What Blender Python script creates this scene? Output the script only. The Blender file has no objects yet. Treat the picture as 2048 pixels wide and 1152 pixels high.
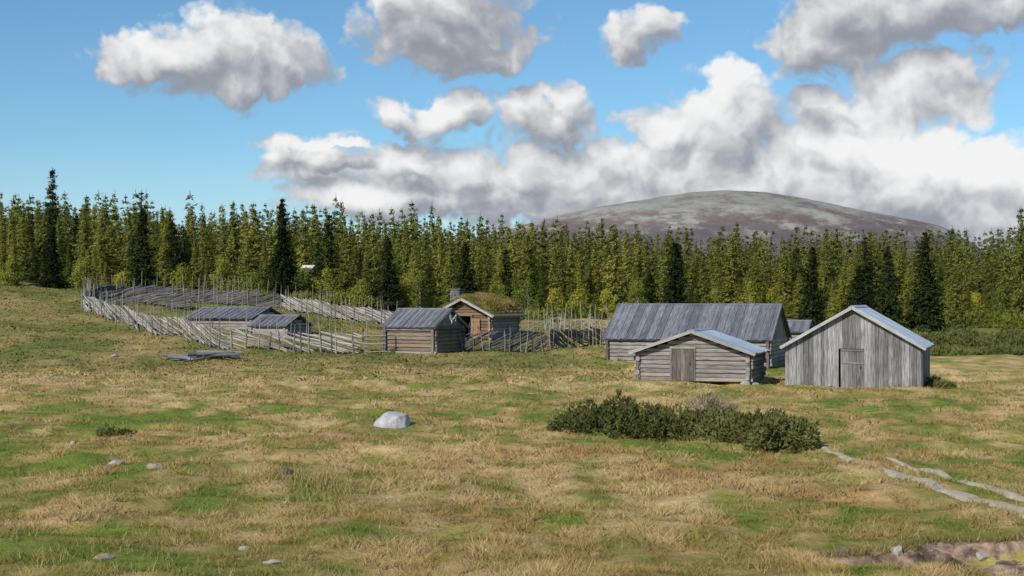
import bpy, bmesh, math, random
import numpy as np
from mathutils import Vector, Matrix, noise as mnoise
random.seed(7); rng = np.random.default_rng(7)
S = bpy.context.scene; COL = S.collection
F = 2813.0; CH = 3.7
U = random.uniform
# ------------------------------------------------------------------ noise
def _h(ix, iy, s):
    n = (ix.astype(np.int64)*374761393 + iy.astype(np.int64)*668265263 + s*974711) & 0x7fffffff
    n = ((n ^ (n >> 13))*1274126177) & 0x7fffffff
    n = n ^ (n >> 16)
    return (n & 0xffff)/65535.0
def vn(x, y, s=0):
    x = np.asarray(x, float); y = np.asarray(y, float)
    ix = np.floor(x); iy = np.floor(y); fx = x-ix; fy = y-iy
    fx = fx*fx*(3-2*fx); fy = fy*fy*(3-2*fy)
    a = _h(ix, iy, s); b = _h(ix+1, iy, s); c = _h(ix, iy+1, s); d = _h(ix+1, iy+1, s)
    return (a*(1-fx)+b*fx)*(1-fy)+(c*(1-fx)+d*fx)*fy
def fbm(x, y, o=3, s=0):
    t = 0; a = 1; w = 0; x = np.asarray(x, float); y = np.asarray(y, float)
    for i in range(o):
        t = t+a*vn(x*(2**i)+i*17.3, y*(2**i)-i*9.1, s+i); w += a; a *= .5
    return t/w
# ------------------------------------------------------------------ terrain height
def zy(Y, py): return (Y, CH-(py-600)/F*Y)
near = [(0, 2.0), (8, 1.3), (19, 0.0), (30, 0.02)]
def back(Y, z): return [(Y, z), (Y*1.6, z*.7+1), (3000, 4), (9000, 4)]
cols = {
 -900: near+[(45, .25), (60, .3), (66, .25), (74, .5), (88, 2.3), (112, 5.6), (118, 5.9)]+back(246, 10.4),
 0: near+[(45, .2), (60, .28), (66, .12), (72, .2), zy(88, 658), zy(112, 566), (118, 5.3)]+back(246, 10.2),
 165: near+[(45, .2), (60, .26), (66, .12), (72, .3), (85, 1.35), zy(100, 627), zy(108, 590), zy(115, 572)]+back(246, 9.9),
 300: near+[(45, .15), (60, .22), (66, .18), (72, .4), zy(88, 665), zy(106, 608), zy(117, 578)]+back(246, 9.4),
 430: near+[(45, .1), (60, .2), (66, .25), zy(72, 723), zy(80, 702), zy(90, 648), zy(106, 613), zy(118, 588)]+back(248, 8.7),
 560: near+[(45, .1), (60, .2), (66, .3), (72, .5), zy(79, 707), zy(88, 668), zy(104, 616), zy(118, 598)]+back(250, 8.3),
 725: near+[(45, .08), (60, .15), (66, .3), zy(77, 712), zy(90, 666), zy(100, 640), zy(118, 610)]+back(250, 7.8),
 850: near+[(45, .05), (60, .12), (66, .3), zy(77, 711), zy(90, 672), zy(126, 622)]+back(255, 7.3),
 1000: near+[(45, .0), (60, .1), (66, .3), zy(80, 706), zy(95, 670), zy(130, 630)]+back(258, 6.9),
 1200: near+[(45, .0), (60, .08), (74, .35), zy(84, 692), zy(100, 660), zy(135, 632)]+back(265, 6.4),
 1400: near+[(45, .0), (60, .03), (74, .15), (100, .9), (146, 1.8)]+back(275, 6.1),
 1700: near+[(45, .0), (60, -.02), (100, .2), (150, 1.3)]+back(280, 6.3),
 2048: near+[(45, .0), (60, -.02), (104, .1), (150, 1.5)]+back(280, 7.0),
 3000: near+[(45, .0), (60, -.02), (104, .2), (150, 1.5)]+back(280, 7.4)}
TU = np.linspace(-.9, .9, 181); TL = np.linspace(0, math.log(9000), 260); TYv = np.exp(TL)
pxs = sorted(cols); prof = np.array([np.interp(TYv, [a for a, _ in cols[p]], [b for _, b in cols[p]]) for p in pxs])
cu = np.array([(p-1024)/F for p in pxs])
TAB = np.stack([np.interp(TU, cu, prof[:, j]) for j in range(len(TYv))], 1)
for _ in range(6):
    q = np.pad(TAB, ((1, 1), (0, 0)), mode='edge'); TAB = (q[:-2]+2*q[1:-1]+q[2:])/4
for _ in range(2):
    q = np.pad(TAB, ((0, 0), (1, 1)), mode='edge'); TAB = (q[:, :-2]+2*q[:, 1:-1]+q[:, 2:])/4
def soilm(x, y):
    top = 21.2-.20*np.clip((6.6-x), 0, 3)
    m = np.minimum((top-y)*1.2, (x-5.2+(y-19.6)*.9)*.9)+1.5*(fbm(x/.7, y/.5, 4, 61)-.5)+.1
    return np.where((y < 22.2) & (x > 3.5), m, -1.0)
def zt(x, y):
    x = np.asarray(x, float); y = np.asarray(y, float); yc = np.clip(y, 1.0, 8900)
    a = np.clip((np.clip(x/yc, -.895, .895)+.9)/1.8*180, 0, 179.99); b = np.clip(np.log(yc)/TL[-1]*259, 0, 258.99)
    i = a.astype(int); j = b.astype(int); fa = a-i; fb = b-j
    z = (TAB[i, j]*(1-fa)+TAB[i+1, j]*fa)*(1-fb)+(TAB[i, j+1]*(1-fa)+TAB[i+1, j+1]*fa)*fb
    k = np.clip((y-12)/10, 0, 1)*np.clip((400-y)/200, 0, 1)
    z = z+k*(.26*(vn(x/7, y/7, 3)-.5)+.36*(fbm(x/1.4, y/1.4, 2, 5)-.5))
    return z-.28*np.clip(soilm(x, y)*2.2, 0, 1)
def Z(x, y): return float(zt(x, y))
def X(px, Y): return (px-1024)/F*Y
def hit(px, py):
    Y = np.linspace(15, 220, 8000); zr = CH-(py-600)/F*Y; g = zt((px-1024)/F*Y, Y)
    k = np.argmax(zr < g); y = float(Y[k]); return Vector((X(px, y), y, float(g[k])))
# ------------------------------------------------------------------ object helpers
def tag(o, label=None, cat=None, group=None, kind=None):
    if label: o['label'] = label
    if cat: o['category'] = cat
    if group: o['group'] = group
    if kind: o['kind'] = kind
    return o
def empty(name, loc, rz=0, label=None, cat=None, group=None):
    o = bpy.data.objects.new(name, None); COL.objects.link(o); o.location = loc; o.rotation_euler = (0, 0, rz); o.empty_display_size = .3
    return tag(o, label, cat, group)
class MB:
    def __init__(s): s.v = []; s.f = []; s.uv = []; s.r = []
    def face(s, pts, uvs=None, r=None):
        i = len(s.v); s.v += [tuple(p) for p in pts]; s.f.append(tuple(range(i, i+len(pts))))
        s.uv += uvs or [(p[0]+p[1]*.7, p[2]) for p in pts]; s.r.append(random.random() if r is None else r)
    def beam(s, a, b, w, h, up=(0, 0, 1), r=None):
        a = Vector(a); b = Vector(b); d = b-a; L = d.length
        if L < 1e-5: return
        d /= L; up = Vector(up)
        if abs(d.dot(up.normalized())) > .98: up = Vector((0, 1, 0))
        sd = d.cross(up).normalized()*w/2; u = sd.cross(d).normalized()*h/2
        r = random.random() if r is None else r; o = r*50
        c = [sd*-1-u, sd-u, sd+u, sd*-1+u]; A = [a+k for k in c]; B = [b+k for k in c]
        for k in range(4):
            m = (k+1) % 4; v0 = o+k*.3; v1 = v0+(w if k % 2 == 0 else h)
            s.face([A[k], A[m], B[m], B[k]], [(o, v0), (o, v1), (o+L, v1), (o+L, v0)], r)
        s.face(A[::-1], [(o, o), (o+h, o), (o+h, o+w), (o, o+w)], r); s.face(B, [(o, o), (o+h, o), (o+h, o+w), (o, o+w)], r)
    def hewn(s, a, b, w, h, r=None):
        """a flat hewn log: eight-sided section with two broad vertical faces"""
        a = Vector(a); b = Vector(b); d = (b-a); L = d.length; d /= L; sd = d.cross(Vector((0, 0, 1))).normalized(); u = Vector((0, 0, 1))
        r = random.random() if r is None else r; o = r*50
        sec = [(-.5, -.30), (-.18, -.5), (.18, -.5), (.5, -.30), (.5, .30), (.18, .5), (-.18, .5), (-.5, .30)]
        A = [a+sd*x*w+u*y*h for x, y in sec]; B = [b+sd*x*w+u*y*h for x, y in sec]; v = o
        for k in range(8):
            m = (k+1) % 8; l = (A[m]-A[k]).length; s.face([A[k], A[m], B[m], B[k]], [(o, v), (o, v+l), (o+L, v+l), (o+L, v)], r); v += l
        s.face(A[::-1], None, r); s.face(B, None, r)
    def path(s, pts, rads, n=7, r=None):
        r = random.random() if r is None else r; o = r*50; rings = []; L = 0
        for i, p in enumerate(pts):
            p = Vector(p); d = (Vector(pts[min(i+1, len(pts)-1)])-Vector(pts[max(i-1, 0)])).normalized()
            up = Vector((0, 0, 1)) if abs(d.z) < .95 else Vector((0, 1, 0))
            e = d.cross(up).normalized(); g = e.cross(d)
            rings.append([p+(e*math.cos(t)+g*math.sin(t))*rads[i] for t in [2*math.pi*k/n for k in range(n)]])
        for i in range(len(pts)-1):
            l = (Vector(pts[i+1])-Vector(pts[i])).length
            for k in range(n):
                m = (k+1) % n; v0 = o+k*rads[i]*.9; v1 = v0+rads[i]*.9
                s.face([rings[i][k], rings[i][m], rings[i+1][m], rings[i+1][k]], [(o+L, v0), (o+L, v1), (o+L+l, v1), (o+L+l, v0)], r)
            L += l
        s.face(rings[0][::-1], None, r); s.face(rings[-1], None, r)
    def tube(s, a, b, r0, r1=None, n=7, r=None): s.path([a, b], [r0, r0 if r1 is None else r1], n, r)
    def build(s, name, mat, parent=None, loc=None):
        me = bpy.data.meshes.new(name); me.from_pydata(s.v, [], s.f)
        uv = me.uv_layers.new(name='UVMap'); uv.data.foreach_set('uv', np.array(s.uv, np.float32).ravel())
        at = me.attributes.new('rnd', 'FLOAT', 'FACE'); at.data.foreach_set('value', np.array(s.r, np.float32))
        me.materials.append(mat); o = bpy.data.objects.new(name, me); COL.objects.link(o)
        if parent: o.parent = parent
        if loc is not None: o.location = loc
        return o
def npmesh(name, v, tris, mat, rnd=None, colr=None, smooth=False, out=None):
    me = bpy.data.meshes.new(name); v = np.asarray(v, np.float32); f = np.asarray(tris, np.int32); k = f.shape[1]
    me.vertices.add(len(v)); me.vertices.foreach_set('co', v.ravel())
    me.loops.add(f.size); me.loops.foreach_set('vertex_index', f.ravel())
    me.polygons.add(len(f)); me.polygons.foreach_set('loop_start', np.arange(0, f.size, k, dtype=np.int32))
    me.update(calc_edges=True)
    if rnd is not None:
        a = me.attributes.new('rnd', 'FLOAT', 'FACE'); a.data.foreach_set('value', np.asarray(rnd, np.float32))
    if out is not None:
        a = me.attributes.new('outv', 'FLOAT_VECTOR', 'POINT'); a.data.foreach_set('vector', np.asarray(out, np.float32).ravel())
    if colr is not None:
        a = me.attributes.new('gc', 'FLOAT_COLOR', 'POINT'); c = np.ones((len(v), 4), np.float32); c[:, :3] = colr; a.data.foreach_set('color', c.ravel())
    if smooth: me.polygons.foreach_set('use_smooth', np.ones(len(f), bool))
    me.materials.append(mat); return me
def link(name, me, parent=None, loc=None):
    o = bpy.data.objects.new(name, me); COL.objects.link(o)
    if parent: o.parent = parent
    if loc is not None: o.location = loc
    return o
# ------------------------------------------------------------------ materials
class NT:
    def __init__(s, nt): s.t = nt
    def n(s, typ, **kw):
        x = s.t.nodes.new(typ)
        for k, v in kw.items():
            if k[0] == '_': x.inputs[k[1:]].default_value = v
            else: setattr(x, k, v)
        return x
    def l(s, a, b): s.t.links.new(a, b)
    def put(s, a, sock):
        if hasattr(a, 'is_linked') or hasattr(a, 'links'): s.l(a, sock)
        else: sock.default_value = a
    def math(s, op, a, b=0.0, c=0.0, clamp=False):
        x = s.n('ShaderNodeMath', operation=op, use_clamp=clamp)
        for i, q in enumerate((a, b, c)): s.put(q, x.inputs[i])
        return x.outputs[0]
    def vm(s, op, a, b=(0, 0, 0), c=None, out=0):
        x = s.n('ShaderNodeVectorMath', operation=op); s.put(a, x.inputs[0]); s.put(b, x.inputs[1])
        if c is not None: s.put(c, x.inputs[2])
        return x.outputs[out]
    def mix(s, f, a, b, bt='MIX'):
        x = s.n('ShaderNodeMix', data_type='RGBA', blend_type=bt); s.put(f, x.inputs[0])
        s.put(a if not isinstance(a, tuple) else (*a[:3], 1), x.inputs[6]); s.put(b if not isinstance(b, tuple) else (*b[:3], 1), x.inputs[7]); return x.outputs[2]
    def noise(s, vec, scale, detail=4, rough=.55, out=0):
        x = s.n('ShaderNodeTexNoise'); x.inputs['Scale'].default_value = scale; x.inputs['Detail'].default_value = detail; x.inputs['Roughness'].default_value = rough
        if vec is not None: s.l(vec, x.inputs['Vector'])
        return x.outputs[out]
    def voro(s, vec, scale):
        x = s.n('ShaderNodeTexVoronoi', voronoi_dimensions='2D'); x.inputs['Scale'].default_value = scale; s.l(vec, x.inputs['Vector']); return x.outputs['Distance']
    def ss(s, v, a, b):
        x = s.n('ShaderNodeMapRange', interpolation_type='SMOOTHSTEP'); s.put(v, x.inputs[0]); x.inputs[1].default_value = a; x.inputs[2].default_value = b; return x.outputs[0]
    def attr(s, n, out='Fac'): return s.n('ShaderNodeAttribute', attribute_name=n).outputs[out]
def newmat(name):
    m = bpy.data.materials.new(name); m.use_nodes = True; m.node_tree.nodes.clear(); t = NT(m.node_tree)
    t.out = t.n('ShaderNodeOutputMaterial'); return m, t
def principled(t, col, rough=.85, spec=.3, bump=None, bs=.5, bd=.02):
    p = t.n('ShaderNodeBsdfPrincipled'); t.put(col if not isinstance(col, tuple) else (*col, 1), p.inputs['Base Color']); t.put(rough, p.inputs['Roughness']); p.inputs['Specular IOR Level'].default_value = spec
    if bump is not None:
        b = t.n('ShaderNodeBump'); b.inputs['Strength'].default_value = bs; b.inputs['Distance'].default_value = bd; t.l(bump, b.inputs['Height']); t.l(b.outputs[0], p.inputs['Normal'])
    t.l(p.outputs[0], t.out.inputs[0]); return p
def wood(name, dark, light, tint=None, vs=22., rough=.85, spec=.25, lo=.65, hi=1.3, tf=.5):
    m, t = newmat(name); uv = t.n('ShaderNodeUVMap').outputs[0]
    g = t.noise(t.vm('MULTIPLY', uv, (1.1, vs, 1)), 1.6, 5, .6); g2 = t.noise(t.vm('MULTIPLY', uv, (.5, 2.5, 1)), 1.3, 3)
    oc = t.n('ShaderNodeTexCoord').outputs['Object']; bl = t.noise(oc, .9, 3)
    c = t.mix(t.ss(g, .32, .68), dark, light)
    if tint: c = t.mix(t.math('MULTIPLY', t.ss(g2, .38, .66), tf), c, tint)
    k = t.math('MULTIPLY_ADD', t.attr('rnd'), hi-lo, lo); k = t.math('MULTIPLY', k, t.math('MULTIPLY_ADD', bl, .8, .6))
    c = t.mix(1.0, c, t.n('ShaderNodeCombineXYZ').outputs[0], 'MULTIPLY'); cx = c.node.inputs[7].links[0].from_node
    for i in range(3): t.l(k, cx.inputs[i])
    principled(t, c, rough, spec, g, .5, .012); return m
M = {}
M['logbrown'] = wood('weathered_log_brown', (.08, .064, .05), (.27, .225, .18), (.22, .15, .095))
M['logwarm'] = wood('weathered_log_warm', (.065, .042, .028), (.27, .18, .115), (.23, .125, .065))
M['loggrey'] = wood('weathered_log_grey', (.11, .10, .096), (.385, .36, .34), (.28, .225, .17), lo=.72, hi=1.2, tf=.4)
M['plankgrey'] = wood('weathered_plank_grey', (.09, .088, .09), (.345, .34, .35), (.20, .18, .165), lo=.5, hi=1.3, tf=.4)
M['doorgrey'] = wood('door_plank_grey', (.075, .072, .072), (.285, .275, .28), (.18, .16, .145), lo=.7, hi=1.2, tf=.4)
M['plankdark'] = wood('weathered_plank_dark', (.07, .06, .052), (.20, .175, .15))
M['roofwood'] = wood('roof_board_bluegrey', (.075, .083, .097), (.205, .22, .255), (.155, .145, .135), vs=14., rough=.7, lo=.7, hi=1.25, tf=.3)
M['rooflight'] = wood('roof_board_light', (.25, .305, .38), (.40, .48, .59), (.33, .35, .37), vs=8., rough=.5, spec=.5, lo=.86, hi=1.1, tf=.25)
M['pale'] = wood('pale_board', (.21, .205, .20), (.41, .40, .385), lo=.8, hi=1.15)
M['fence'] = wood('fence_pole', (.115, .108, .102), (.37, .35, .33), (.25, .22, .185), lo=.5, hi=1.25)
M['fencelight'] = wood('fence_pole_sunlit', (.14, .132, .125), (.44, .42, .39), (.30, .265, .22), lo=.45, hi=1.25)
M['fencedark'] = wood('fence_pole_dark', (.055, .053, .055), (.18, .175, .175), lo=.5, hi=1.2)  # darker copy of the pole wood; paints in the back fence's shade
M['doorwarm'] = wood('door_warm', (.15, .08, .045), (.36, .215, .12), lo=.85, hi=1.15)
M['bluelog'] = wood('timber_bluegrey', (.09, .093, .102), (.29, .30, .32), lo=.5, hi=1.2)
def simple(name, c, c2, sc=8, rough=.9, bd=.02, dk=.4, dsc=.3):
    m, t = newmat(name); oc = t.n('ShaderNodeTexCoord').outputs['Object']; g = t.noise(oc, sc, 6, .65); g2 = t.noise(oc, sc*dsc, 4, .6)
    col = t.mix(t.ss(g, .3, .7), c, c2); col = t.mix(t.math('MULTIPLY', t.ss(g2, .48, .64), dk), col, tuple(k*.4 for k in c)); principled(t, col, rough, .3, g, .6, bd); return m
M['stone'] = simple('grey_stone', (.20, .19, .18), (.38, .365, .34), 9)
M['boulder'] = simple('bluegrey_boulder', (.27, .28, .30), (.53, .535, .54), 3.5, .85, .05)
M['stonepale'] = simple('pale_stone', (.27, .24, .205), (.43, .395, .345), 9)
M['stonebrown'] = simple('brownish_stone', (.23, .175, .135), (.38, .305, .24), 9)
M['darkstone'] = simple('dark_stone', (.07, .06, .052), (.20, .17, .145), 7)
M['iron'] = simple('rusty_iron', (.04, .03, .025), (.09, .06, .045), 20)
M['bone'] = simple('antler_bone', (.6, .58, .54), (.78, .77, .74), 12)
M['bark'] = simple('spruce_bark', (.06, .05, .04), (.14, .115, .095), 10)
M['birchbark'] = simple('birch_bark', (.14, .13, .12), (.36, .35, .33), 6)
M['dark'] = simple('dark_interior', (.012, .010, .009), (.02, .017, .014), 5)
M['soil'] = simple('bare_soil', (.115, .076, .052), (.38, .27, .20), 4.5, .95, .08, .9, .6)
M['gravel'] = simple('track_gravel', (.32, .272, .20), (.48, .42, .33), 7, .95, .02, .25, .5)
M['whiteroof'] = simple('pale_metal_roof', (.62, .62, .62), (.75, .75, .75), 3, .7)
def leafmat(name, c0, c1, tr=.25, objrand=True, gw=.55, ow=.8):
    m, t = newmat(name); r = t.attr('rnd')
    oc = t.n('ShaderNodeTexCoord').outputs['Object']; nz = t.noise(oc, .8, 2)
    f = t.math('MULTIPLY_ADD', r, .5, t.math('MULTIPLY_ADD', nz, .5, -.1))
    if objrand: f = t.math('ADD', f, t.math('MULTIPLY_ADD', t.n('ShaderNodeObjectInfo').outputs['Random'], .6, -.3))
    col = t.mix(t.math('ADD', f, 0, clamp=True), c0, c1)
    ov = t.n('ShaderNodeVectorTransform', vector_type='NORMAL', convert_from='OBJECT', convert_to='WORLD'); t.l(t.attr('outv', 'Vector'), ov.inputs[0])
    nn = t.vm('NORMALIZE', t.vm('ADD', t.vm('MULTIPLY', ov.outputs[0], (ow, ow, ow)), t.vm('MULTIPLY', t.n('ShaderNodeNewGeometry').outputs['Normal'], (gw, gw, gw))))
    d = t.n('ShaderNodeBsdfDiffuse'); tl = t.n('ShaderNodeBsdfTranslucent'); mx = t.n('ShaderNodeMixShader'); mx.inputs[0].default_value = tr
    t.l(col, d.inputs[0]); t.l(col, tl.inputs[0]); t.l(nn, d.inputs['Normal']); t.l(d.outputs[0], mx.inputs[1]); t.l(tl.outputs[0], mx.inputs[2]); t.l(mx.outputs[0], t.out.inputs[0]); return m
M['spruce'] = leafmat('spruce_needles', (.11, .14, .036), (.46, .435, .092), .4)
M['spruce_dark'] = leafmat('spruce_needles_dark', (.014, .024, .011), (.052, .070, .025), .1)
M['spruce_far'] = leafmat('spruce_needles_far', (.105, .135, .036), (.45, .43, .092), .4, objrand=False)
M['birch'] = leafmat('birch_leaves', (.20, .21, .03), (.50, .46, .065), .35)
M['birch_green'] = leafmat('green_leaves', (.11, .15, .028), (.30, .31, .055), .3)
M['juniper'] = leafmat('juniper_needles', (.05, .064, .02), (.26, .265, .09), .2)
M['juniper_dark'] = leafmat('juniper_needles_dark', (.05, .068, .022), (.20, .215, .065), .2)
M['twig'] = leafmat('dry_twigs', (.16, .14, .12), (.34, .31, .28), .1)
def grassmat(name, tr=.3):
    m, t = newmat(name); c = t.attr('gc', 'Color'); g = t.n('ShaderNodeNewGeometry')
    nn = t.vm('NORMALIZE', t.vm('MULTIPLY_ADD', g.outputs['Normal'], (.45, .45, .45), (0, 0, .8)))
    d = t.n('ShaderNodeBsdfDiffuse'); tl = t.n('ShaderNodeBsdfTranslucent'); mx = t.n('ShaderNodeMixShader'); mx.inputs[0].default_value = tr
    t.l(c, d.inputs[0]); t.l(c, tl.inputs[0]); t.l(nn, d.inputs['Normal']); t.l(d.outputs[0], mx.inputs[1]); t.l(tl.outputs[0], mx.inputs[2]); t.l(mx.outputs[0], t.out.inputs[0]); return m
M['grass'] = grassmat('meadow_grass_blades')
def groundmat():
    m, t = newmat('meadow_ground'); c = t.attr('gc', 'Color'); p = t.n('ShaderNodeNewGeometry').outputs['Position']
    a = t.noise(p, 3.2, 7, .75); b = t.noise(p, .7, 5, .6)
    k = t.math('MULTIPLY', t.math('MULTIPLY_ADD', a, 1.6, .2), t.math('MULTIPLY_ADD', b, 1.0, .5))
    cx = t.n('ShaderNodeCombineXYZ')
    for i in range(3): t.l(k, cx.inputs[i])
    principled(t, t.mix(1.0, c, cx.outputs[0], 'MULTIPLY'), .95, .1, a, .8, .15); return m
M['ground'] = groundmat()
# ------------------------------------------------------------------ ground colour
RUT1 = [(1640, 898), (1720, 922), (1800, 948), (1880, 978), (1960, 1008), (2060, 1040), (2250, 1110)]
RUT2 = [(1760, 918), (1840, 940), (1920, 962), (1990, 985), (2060, 1008), (2250, 1070)]
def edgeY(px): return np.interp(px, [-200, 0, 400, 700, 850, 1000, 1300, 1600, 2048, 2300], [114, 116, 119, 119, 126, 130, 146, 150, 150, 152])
BL = [(350, 768, 520, 30, .35), (1050, 765, 400, 28, .22), (1520, 960, 430, 80, .25), (900, 960, 350, 70, .10), (1950, 760, 250, 30, .15), (700, 1060, 500, 40, .08),
      (130, 1110, 300, 45, -.5), (430, 838, 260, 16, -.42), (790, 862, 100, 13, -.5), (1260, 1130, 150, 24, -.6), (250, 985, 170, 18, -.4), (100, 930, 160, 16, -.35), (1000, 885, 200, 14, -.2),
      (1700, 810, 300, 12, -.22), (1900, 925, 120, 14, -.5), (1960, 960, 60, 14, -.5), (730, 795, 60, 8, -.5), (1180, 745, 80, 10, -.5), (450, 1120, 120, 36, -.3), (1750, 1075, 200, 14, -.4), (130, 830, 130, 10, -.3)]
def gcol(x, y, want=False):
    x = np.asarray(x, float); y = np.asarray(y, float); ys = np.maximum(y, 8); px = 1024+F*x/ys; py = 600+CH*F/ys
    dry = .54+1.2*(fbm(x/6, y/7, 3, 11)-.5)+2.4*(fbm(x/.8, y/1.3, 4, 21)-.5)
    for a, b, c, d, k in BL: dry = dry+k*np.exp(-((px-a)/c)**2-((py-b)/d)**2)
    dry = np.clip(dry, 0, 1)[:, None]
    g = np.array([.19, .25, .044]); ol = np.array([.38, .32, .10]); tan = np.array([.65, .48, .225]); red = np.array([.50, .29, .125])
    c = np.where(dry < .5, g+(ol-g)*dry*2, ol+(tan-ol)*(dry*2-1))
    rk = np.clip((fbm(x/2.0, y/2.4, 4, 41)-.42)*2.8, 0, 1)[:, None]*np.clip(.55+.9*np.exp(-((px-1500)/520)**2-((py-960)/110)**2), 0, 1)[:, None]*.75*np.clip(dry*2.2, 0, 1)
    c = c+(red-c)*rk
    hill = (np.clip((y-63)/9, 0, 1)*np.clip((1230-px)/150, 0, 1))[:, None]; hv = np.clip(.42+2.4*(fbm(x/3, y/4.5, 4, 51)-.5), 0, 1)[:, None]
    hc = np.array([.155, .18, .046])+(np.array([.38, .29, .118])-np.array([.155, .18, .046]))*hv
    c = c+(hc-c)*hill*.88
    fr = (np.clip((y-108)/8, 0, 1)*np.clip((px-1200)/150, 0, 1))[:, None]; c = c+(np.array([.17, .19, .045])-c)*fr*.8
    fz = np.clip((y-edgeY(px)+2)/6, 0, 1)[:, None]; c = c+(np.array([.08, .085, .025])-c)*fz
    return (c, dry[:, 0], px, py) if want else c
# ------------------------------------------------------------------ ground sheet
def axis(segs):
    out = []
    for a, b, n, geo in segs: out += list(np.geomspace(a, b, n, endpoint=False) if geo else np.linspace(a, b, n, endpoint=False))
    return np.array(out)
half = axis([(0, 24, 170, 0), (24, 60, 72, 0), (60, 9000, 60, 1)]); half = np.append(half, 9000)
gx = np.concatenate([-half[:0:-1], half]); gy = np.append(axis([(-40, 15, 28, 0), (15, 24, 80, 0), (24, 50, 165, 0), (50, 130, 160, 0), (130, 11000, 70, 1)]), 11000)
GX, GY = np.meshgrid(gx, gy); x = GX.ravel(); y = GY.ravel(); z = zt(x, y); nx = len(gx); ny = len(gy)
I = (np.arange(ny-1)[:, None]*nx+np.arange(nx-1)[None, :]).ravel()
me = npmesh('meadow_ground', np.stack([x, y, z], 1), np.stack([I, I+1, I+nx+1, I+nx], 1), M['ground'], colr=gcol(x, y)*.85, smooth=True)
tag(link('meadow_ground', me), 'dry tan and green mountain pasture rising to a slope on the left', 'ground', kind='structure')
# track ruts
def rut(pts, w, seed):
    P = [hit(*p) for p in pts]; A = np.array([[p.x, p.y] for p in P]); d = np.r_[0, np.cumsum(np.hypot(*np.diff(A, axis=0).T))]
    s = np.arange(0, d[-1], .06); cf = np.polyfit(A[:, 1], A[:, 0], 2); cy = np.interp(s, d, A[:, 1])
    cx = np.polyval(cf, cy)+.05*(fbm(s/1.8, s*0+seed, 2, 9)-.5); tx = np.gradient(cx); ty = np.gradient(cy); l = np.hypot(tx, ty); nxx = ty/l; nyy = -tx/l
    k = 13; V = []; env = np.clip(s/4, .35, 1)
    for j in range(k):
        o = (j/(k-1)*2-1); ww = w*env*(.5+1.0*(fbm(s/.35, np.full_like(s, seed+np.sign(o)*5), 4, 7)))
        xx = cx+nxx*o*ww; yy = cy+nyy*o*ww; zz = zt(xx, yy)+.045-.075*abs(o)**3+.010*(fbm(xx/.2, yy/.2, 2, 8)-.5)
        V.append(np.stack([xx, yy, zz], 1))
    V = np.stack(V, 1); n = len(s); I = (np.arange(n-1)[:, None]*k+np.arange(k-1)[None, :]).ravel()
    return V.reshape(-1, 3), np.stack([I, I+1, I+k+1, I+k], 1), np.stack([cx, cy], 1)
v1, f1, c1 = rut(RUT1, .24, 1.3); v2, f2, c2 = rut(RUT2, .17, 5.7)
me = npmesh('dirt_track', np.concatenate([v1, v2]), np.concatenate([f1, f2+len(v1)]), M['gravel'], smooth=True)
tag(link('dirt_track', me), 'pale gravel wheel track with two ruts through the grass', 'track', kind='structure')
RC = np.concatenate([c1, c2]); RW = np.concatenate([np.full(len(c1), .15), np.full(len(c2), .10)])
# bare soil bank
sx, sy = np.meshgrid(np.arange(3.6, 12, .04), np.arange(16.5, 22.2, .04)); x = sx.ravel(); y = sy.ravel()
m_ = soilm(x, y); z = zt(x, y)+.035*np.clip(m_*6+.4, -1, 1)+np.where(m_ > 0, .24*(fbm(x/.35, y/.3, 5, 62)-.47)*np.clip(m_*3, 0, 1), 0)
nx = sx.shape[1]; ny = sx.shape[0]; I = (np.arange(ny-1)[:, None]*nx+np.arange(nx-1)[None, :]).ravel()
f = np.stack([I, I+1, I+nx+1, I+nx], 1); f = f[m_[f].max(1) > -.12]
me = npmesh('bare_soil', np.stack([x, y, z], 1), f, M['soil'], smooth=False)
tag(link('bare_soil', me), 'eroded reddish bare soil bank at the edge of the pasture', 'soil', kind='structure')
# ------------------------------------------------------------------ grass blades (stuff)
def blades(px, Y, hmul=1.0, wk=.00058):
    x = (px-1024)/F*Y; y = Y
    c, dry, _, _ = gcol(x, y, True)
    keep = soilm(x, y) < .03
    luck = rng.random(len(x)) < .22
    for i in range(0, len(RC), 8): keep &= ((x-RC[i, 0])**2+(y-RC[i, 1])**2 > (RW[i]*1.0)**2) | luck
    x, y, c, dry = x[keep], y[keep], c[keep], dry[keep]; n = len(x); z = zt(x, y)-.01
    tus = fbm(x/.42, y/.42, 2, 71); cl = np.clip((tus-.36)*2.6, 0, 1)
    h = rng.uniform(.02, .07, n)*(.6+.7*dry)*(.4+1.9*cl)*hmul*(1+.3*np.clip((y-25)/40, 0, 1))
    w = np.maximum(.010, wk*y)*rng.uniform(.6, 1.4, n)*.55
    a = rng.uniform(0, 2*np.pi, n); b = rng.uniform(0, 2*np.pi, n); ln = h*rng.uniform(.3, 1.8, n)
    V = np.empty((n, 3, 3)); V[:, 0] = np.stack([x-np.cos(a)*w, y-np.sin(a)*w, z], 1); V[:, 1] = np.stack([x+np.cos(a)*w, y+np.sin(a)*w, z], 1); V[:, 2] = np.stack([x+np.cos(b)*ln, y+np.sin(b)*ln, z+h], 1)
    k = (rng.uniform(.58, 1.32, n)*(.66+.52*cl))[:, None]; cc = c*k; tip = cc*1.1+np.array([.025, .018, .004])*dry[:, None]  # blades between tussocks darkened; hummock shading put into the colour
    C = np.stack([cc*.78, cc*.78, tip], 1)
    return V.reshape(-1, 3), C.reshape(-1, 3), n
N = 440000; V, C, n = blades(rng.uniform(-70, 2120, N), 1/rng.uniform(1/72, 1/16.5, N))
N2 = 80000; V2, C2, n2_ = blades(rng.uniform(-70, 1260, N2), rng.uniform(60, 117, N2), .8, .0013)
V = np.concatenate([V, V2]); C = np.concatenate([C, C2])
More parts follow.
